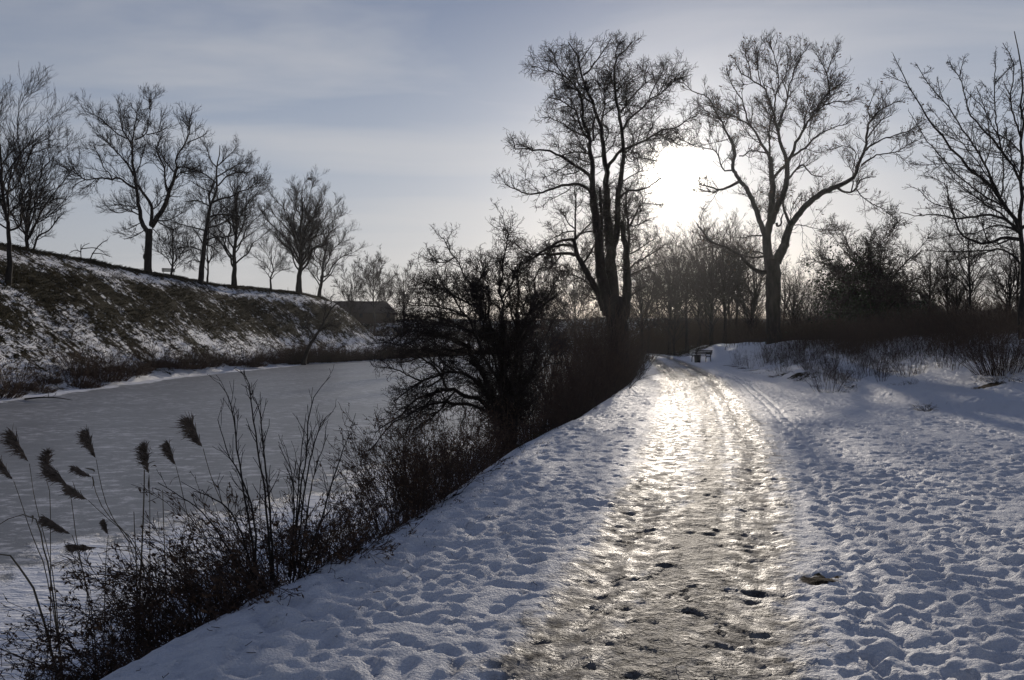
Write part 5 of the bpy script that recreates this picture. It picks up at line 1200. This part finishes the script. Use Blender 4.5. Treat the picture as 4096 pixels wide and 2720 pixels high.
def bin_(loc):
    root = thing('litter_bin', 'low dark litter bin standing in front of the bench by the path', 'bin', loc)
    n = 14; a = np.arange(n) * 2 * math.pi / n
    prof = [(.20, 0), (.22, .02), (.24, .52), (.26, .54), (.26, .58), (.22, .58), (.20, .10)]
    V = np.array([(r * math.cos(t), r * math.sin(t), z) for r, z in prof for t in a]); F = np.array([[i * n + j, i * n + (j + 1) % n, (i + 1) * n + (j + 1) % n, (i + 1) * n + j] for i in range(len(prof) - 1) for j in range(n)])
    mesh_obj('body', V, F, M_IRON, root)
    b = Batch(); P = np.array([(.262 * math.cos(t), .262 * math.sin(t), .40) for t in np.linspace(0, 6.283, 20)]); b.tube(P[None], np.full((1, 20), .012), 5); b.build('band', M_IRON, root)
gx, gy = (697.5 - 512) / FP * 58.2, 58.2
bin_((gx, gy, float(ground_z(gx, gy)) - .01))
cx, cy = (168.5 - 512) / FP * 97, 97.0
bench('tiny bench seen against the sky on the rampart crest', (cx, cy, float(ground_z(cx, cy)) + .01), math.radians(25), 1.5)

def building(name, label, loc, rz, L, D, wall, roof, hip=.5, windows=6, chimneys=1, chimney_at=.3):
    root = thing(name, label, 'building', loc, rz)
    b = Batch(); box(b, (0, 0, wall / 2 - .6), (L, D, wall + 1.2)); w_ = b.build('wall', M_BRICK, root, smooth=False)
    e = .45; x, y = L / 2 + e, D / 2 + e; xr = L / 2 - hip * D / 2
    V = np.array([(-x, -y, wall), (x, -y, wall), (x, y, wall), (-x, y, wall), (-xr, 0, wall + roof), (xr, 0, wall + roof), (-x, -y, wall - .18), (x, -y, wall - .18), (x, y, wall - .18), (-x, y, wall - .18)])
    F = np.array([[0, 1, 5, 4], [2, 3, 4, 5], [1, 2, 5, 5], [3, 0, 4, 4], [6, 7, 1, 0], [7, 8, 2, 1], [8, 9, 3, 2], [9, 6, 0, 3], [9, 8, 7, 6]])
    me = bpy.data.meshes.new('roof'); me.from_pydata(V.tolist(), [], [list(dict.fromkeys(f)) for f in F.tolist()]); me.materials.append(M_TILE)
    rf = bpy.data.objects.new('roof', me); COL.objects.link(rf); rf.parent = root
    for k in range(chimneys):
        b = Batch(); cxk = (chimney_at + k * .4 - .5) * L; box(b, (cxk, .3, wall + roof * .9 + .3), (.7, .7, 1.6)); box(b, (cxk, .3, wall + roof * .9 + 1.15), (.86, .86, .14)); b.build('chimney', M_BRICK, rf, smooth=False)
    for k in range(windows):
        wx = (k + .5) / windows * L - L / 2; b = Batch(); z = wall * .55
        for dx, dz, sx, sz in ((-.42, 0, .09, 1.1), (.42, 0, .09, 1.1), (0, .55, .93, .09), (0, -.55, .93, .09), (0, 0, .05, 1.0)): box(b, (wx + dx, -D / 2 - .02, z + dz), (sx, .1, sz))
        f = b.build('window', M_WOOD, root, smooth=False); b = Batch(); box(b, (wx, -D / 2 - .008, z), (.8, .02, 1.04)); b.build('pane', M_GLASS, f, smooth=False)
    return root
def place_building(px, Y, *a, **k):
    x = (px - 512) / FP * Y
    return x, Y
x, Y = (350 - 512) / FP * 216, 216.0
building('long_building', 'long low building with dark hipped roof beyond the end of the rampart', (x, Y, 7.2), math.radians(4), 25, 10, 1.7, 3.3, hip=.55, windows=7, chimneys=0)
x, Y = (893 - 512) / FP * 118, 118.0
building('house', 'dark low house with a chimney behind the brush on the right', (x, Y, 2.0), math.radians(-3), 13, 8, 2.9, 2.7, hip=.3, windows=4, chimneys=1, chimney_at=.85)

def build_glare_haze():  # thin volume added to imitate lens-flare veil near the sun; also greys far trees
    b = Batch(); box(b, (0, 190, 17), (640, 440, 46)); o = b.build('haze', None, None, smooth=False)
    m = bpy.data.materials.new('haze'); m.use_nodes = True; nt = m.node_tree; nt.nodes.clear()
    out = nt.nodes.new('ShaderNodeOutputMaterial'); v = nt.nodes.new('ShaderNodeVolumePrincipled')
    v.inputs['Color'].default_value = (.92, .94, 1, 1); v.inputs['Density'].default_value = .0001; v.inputs['Anisotropy'].default_value = .78
    nt.links.new(v.outputs[0], out.inputs['Volume']); o.data.materials.clear(); o.data.materials.append(m); tag(o, 'thin haze over the whole park, added for the veil of glare near the sun', 'haze', kind='stuff')
build_glare_haze()
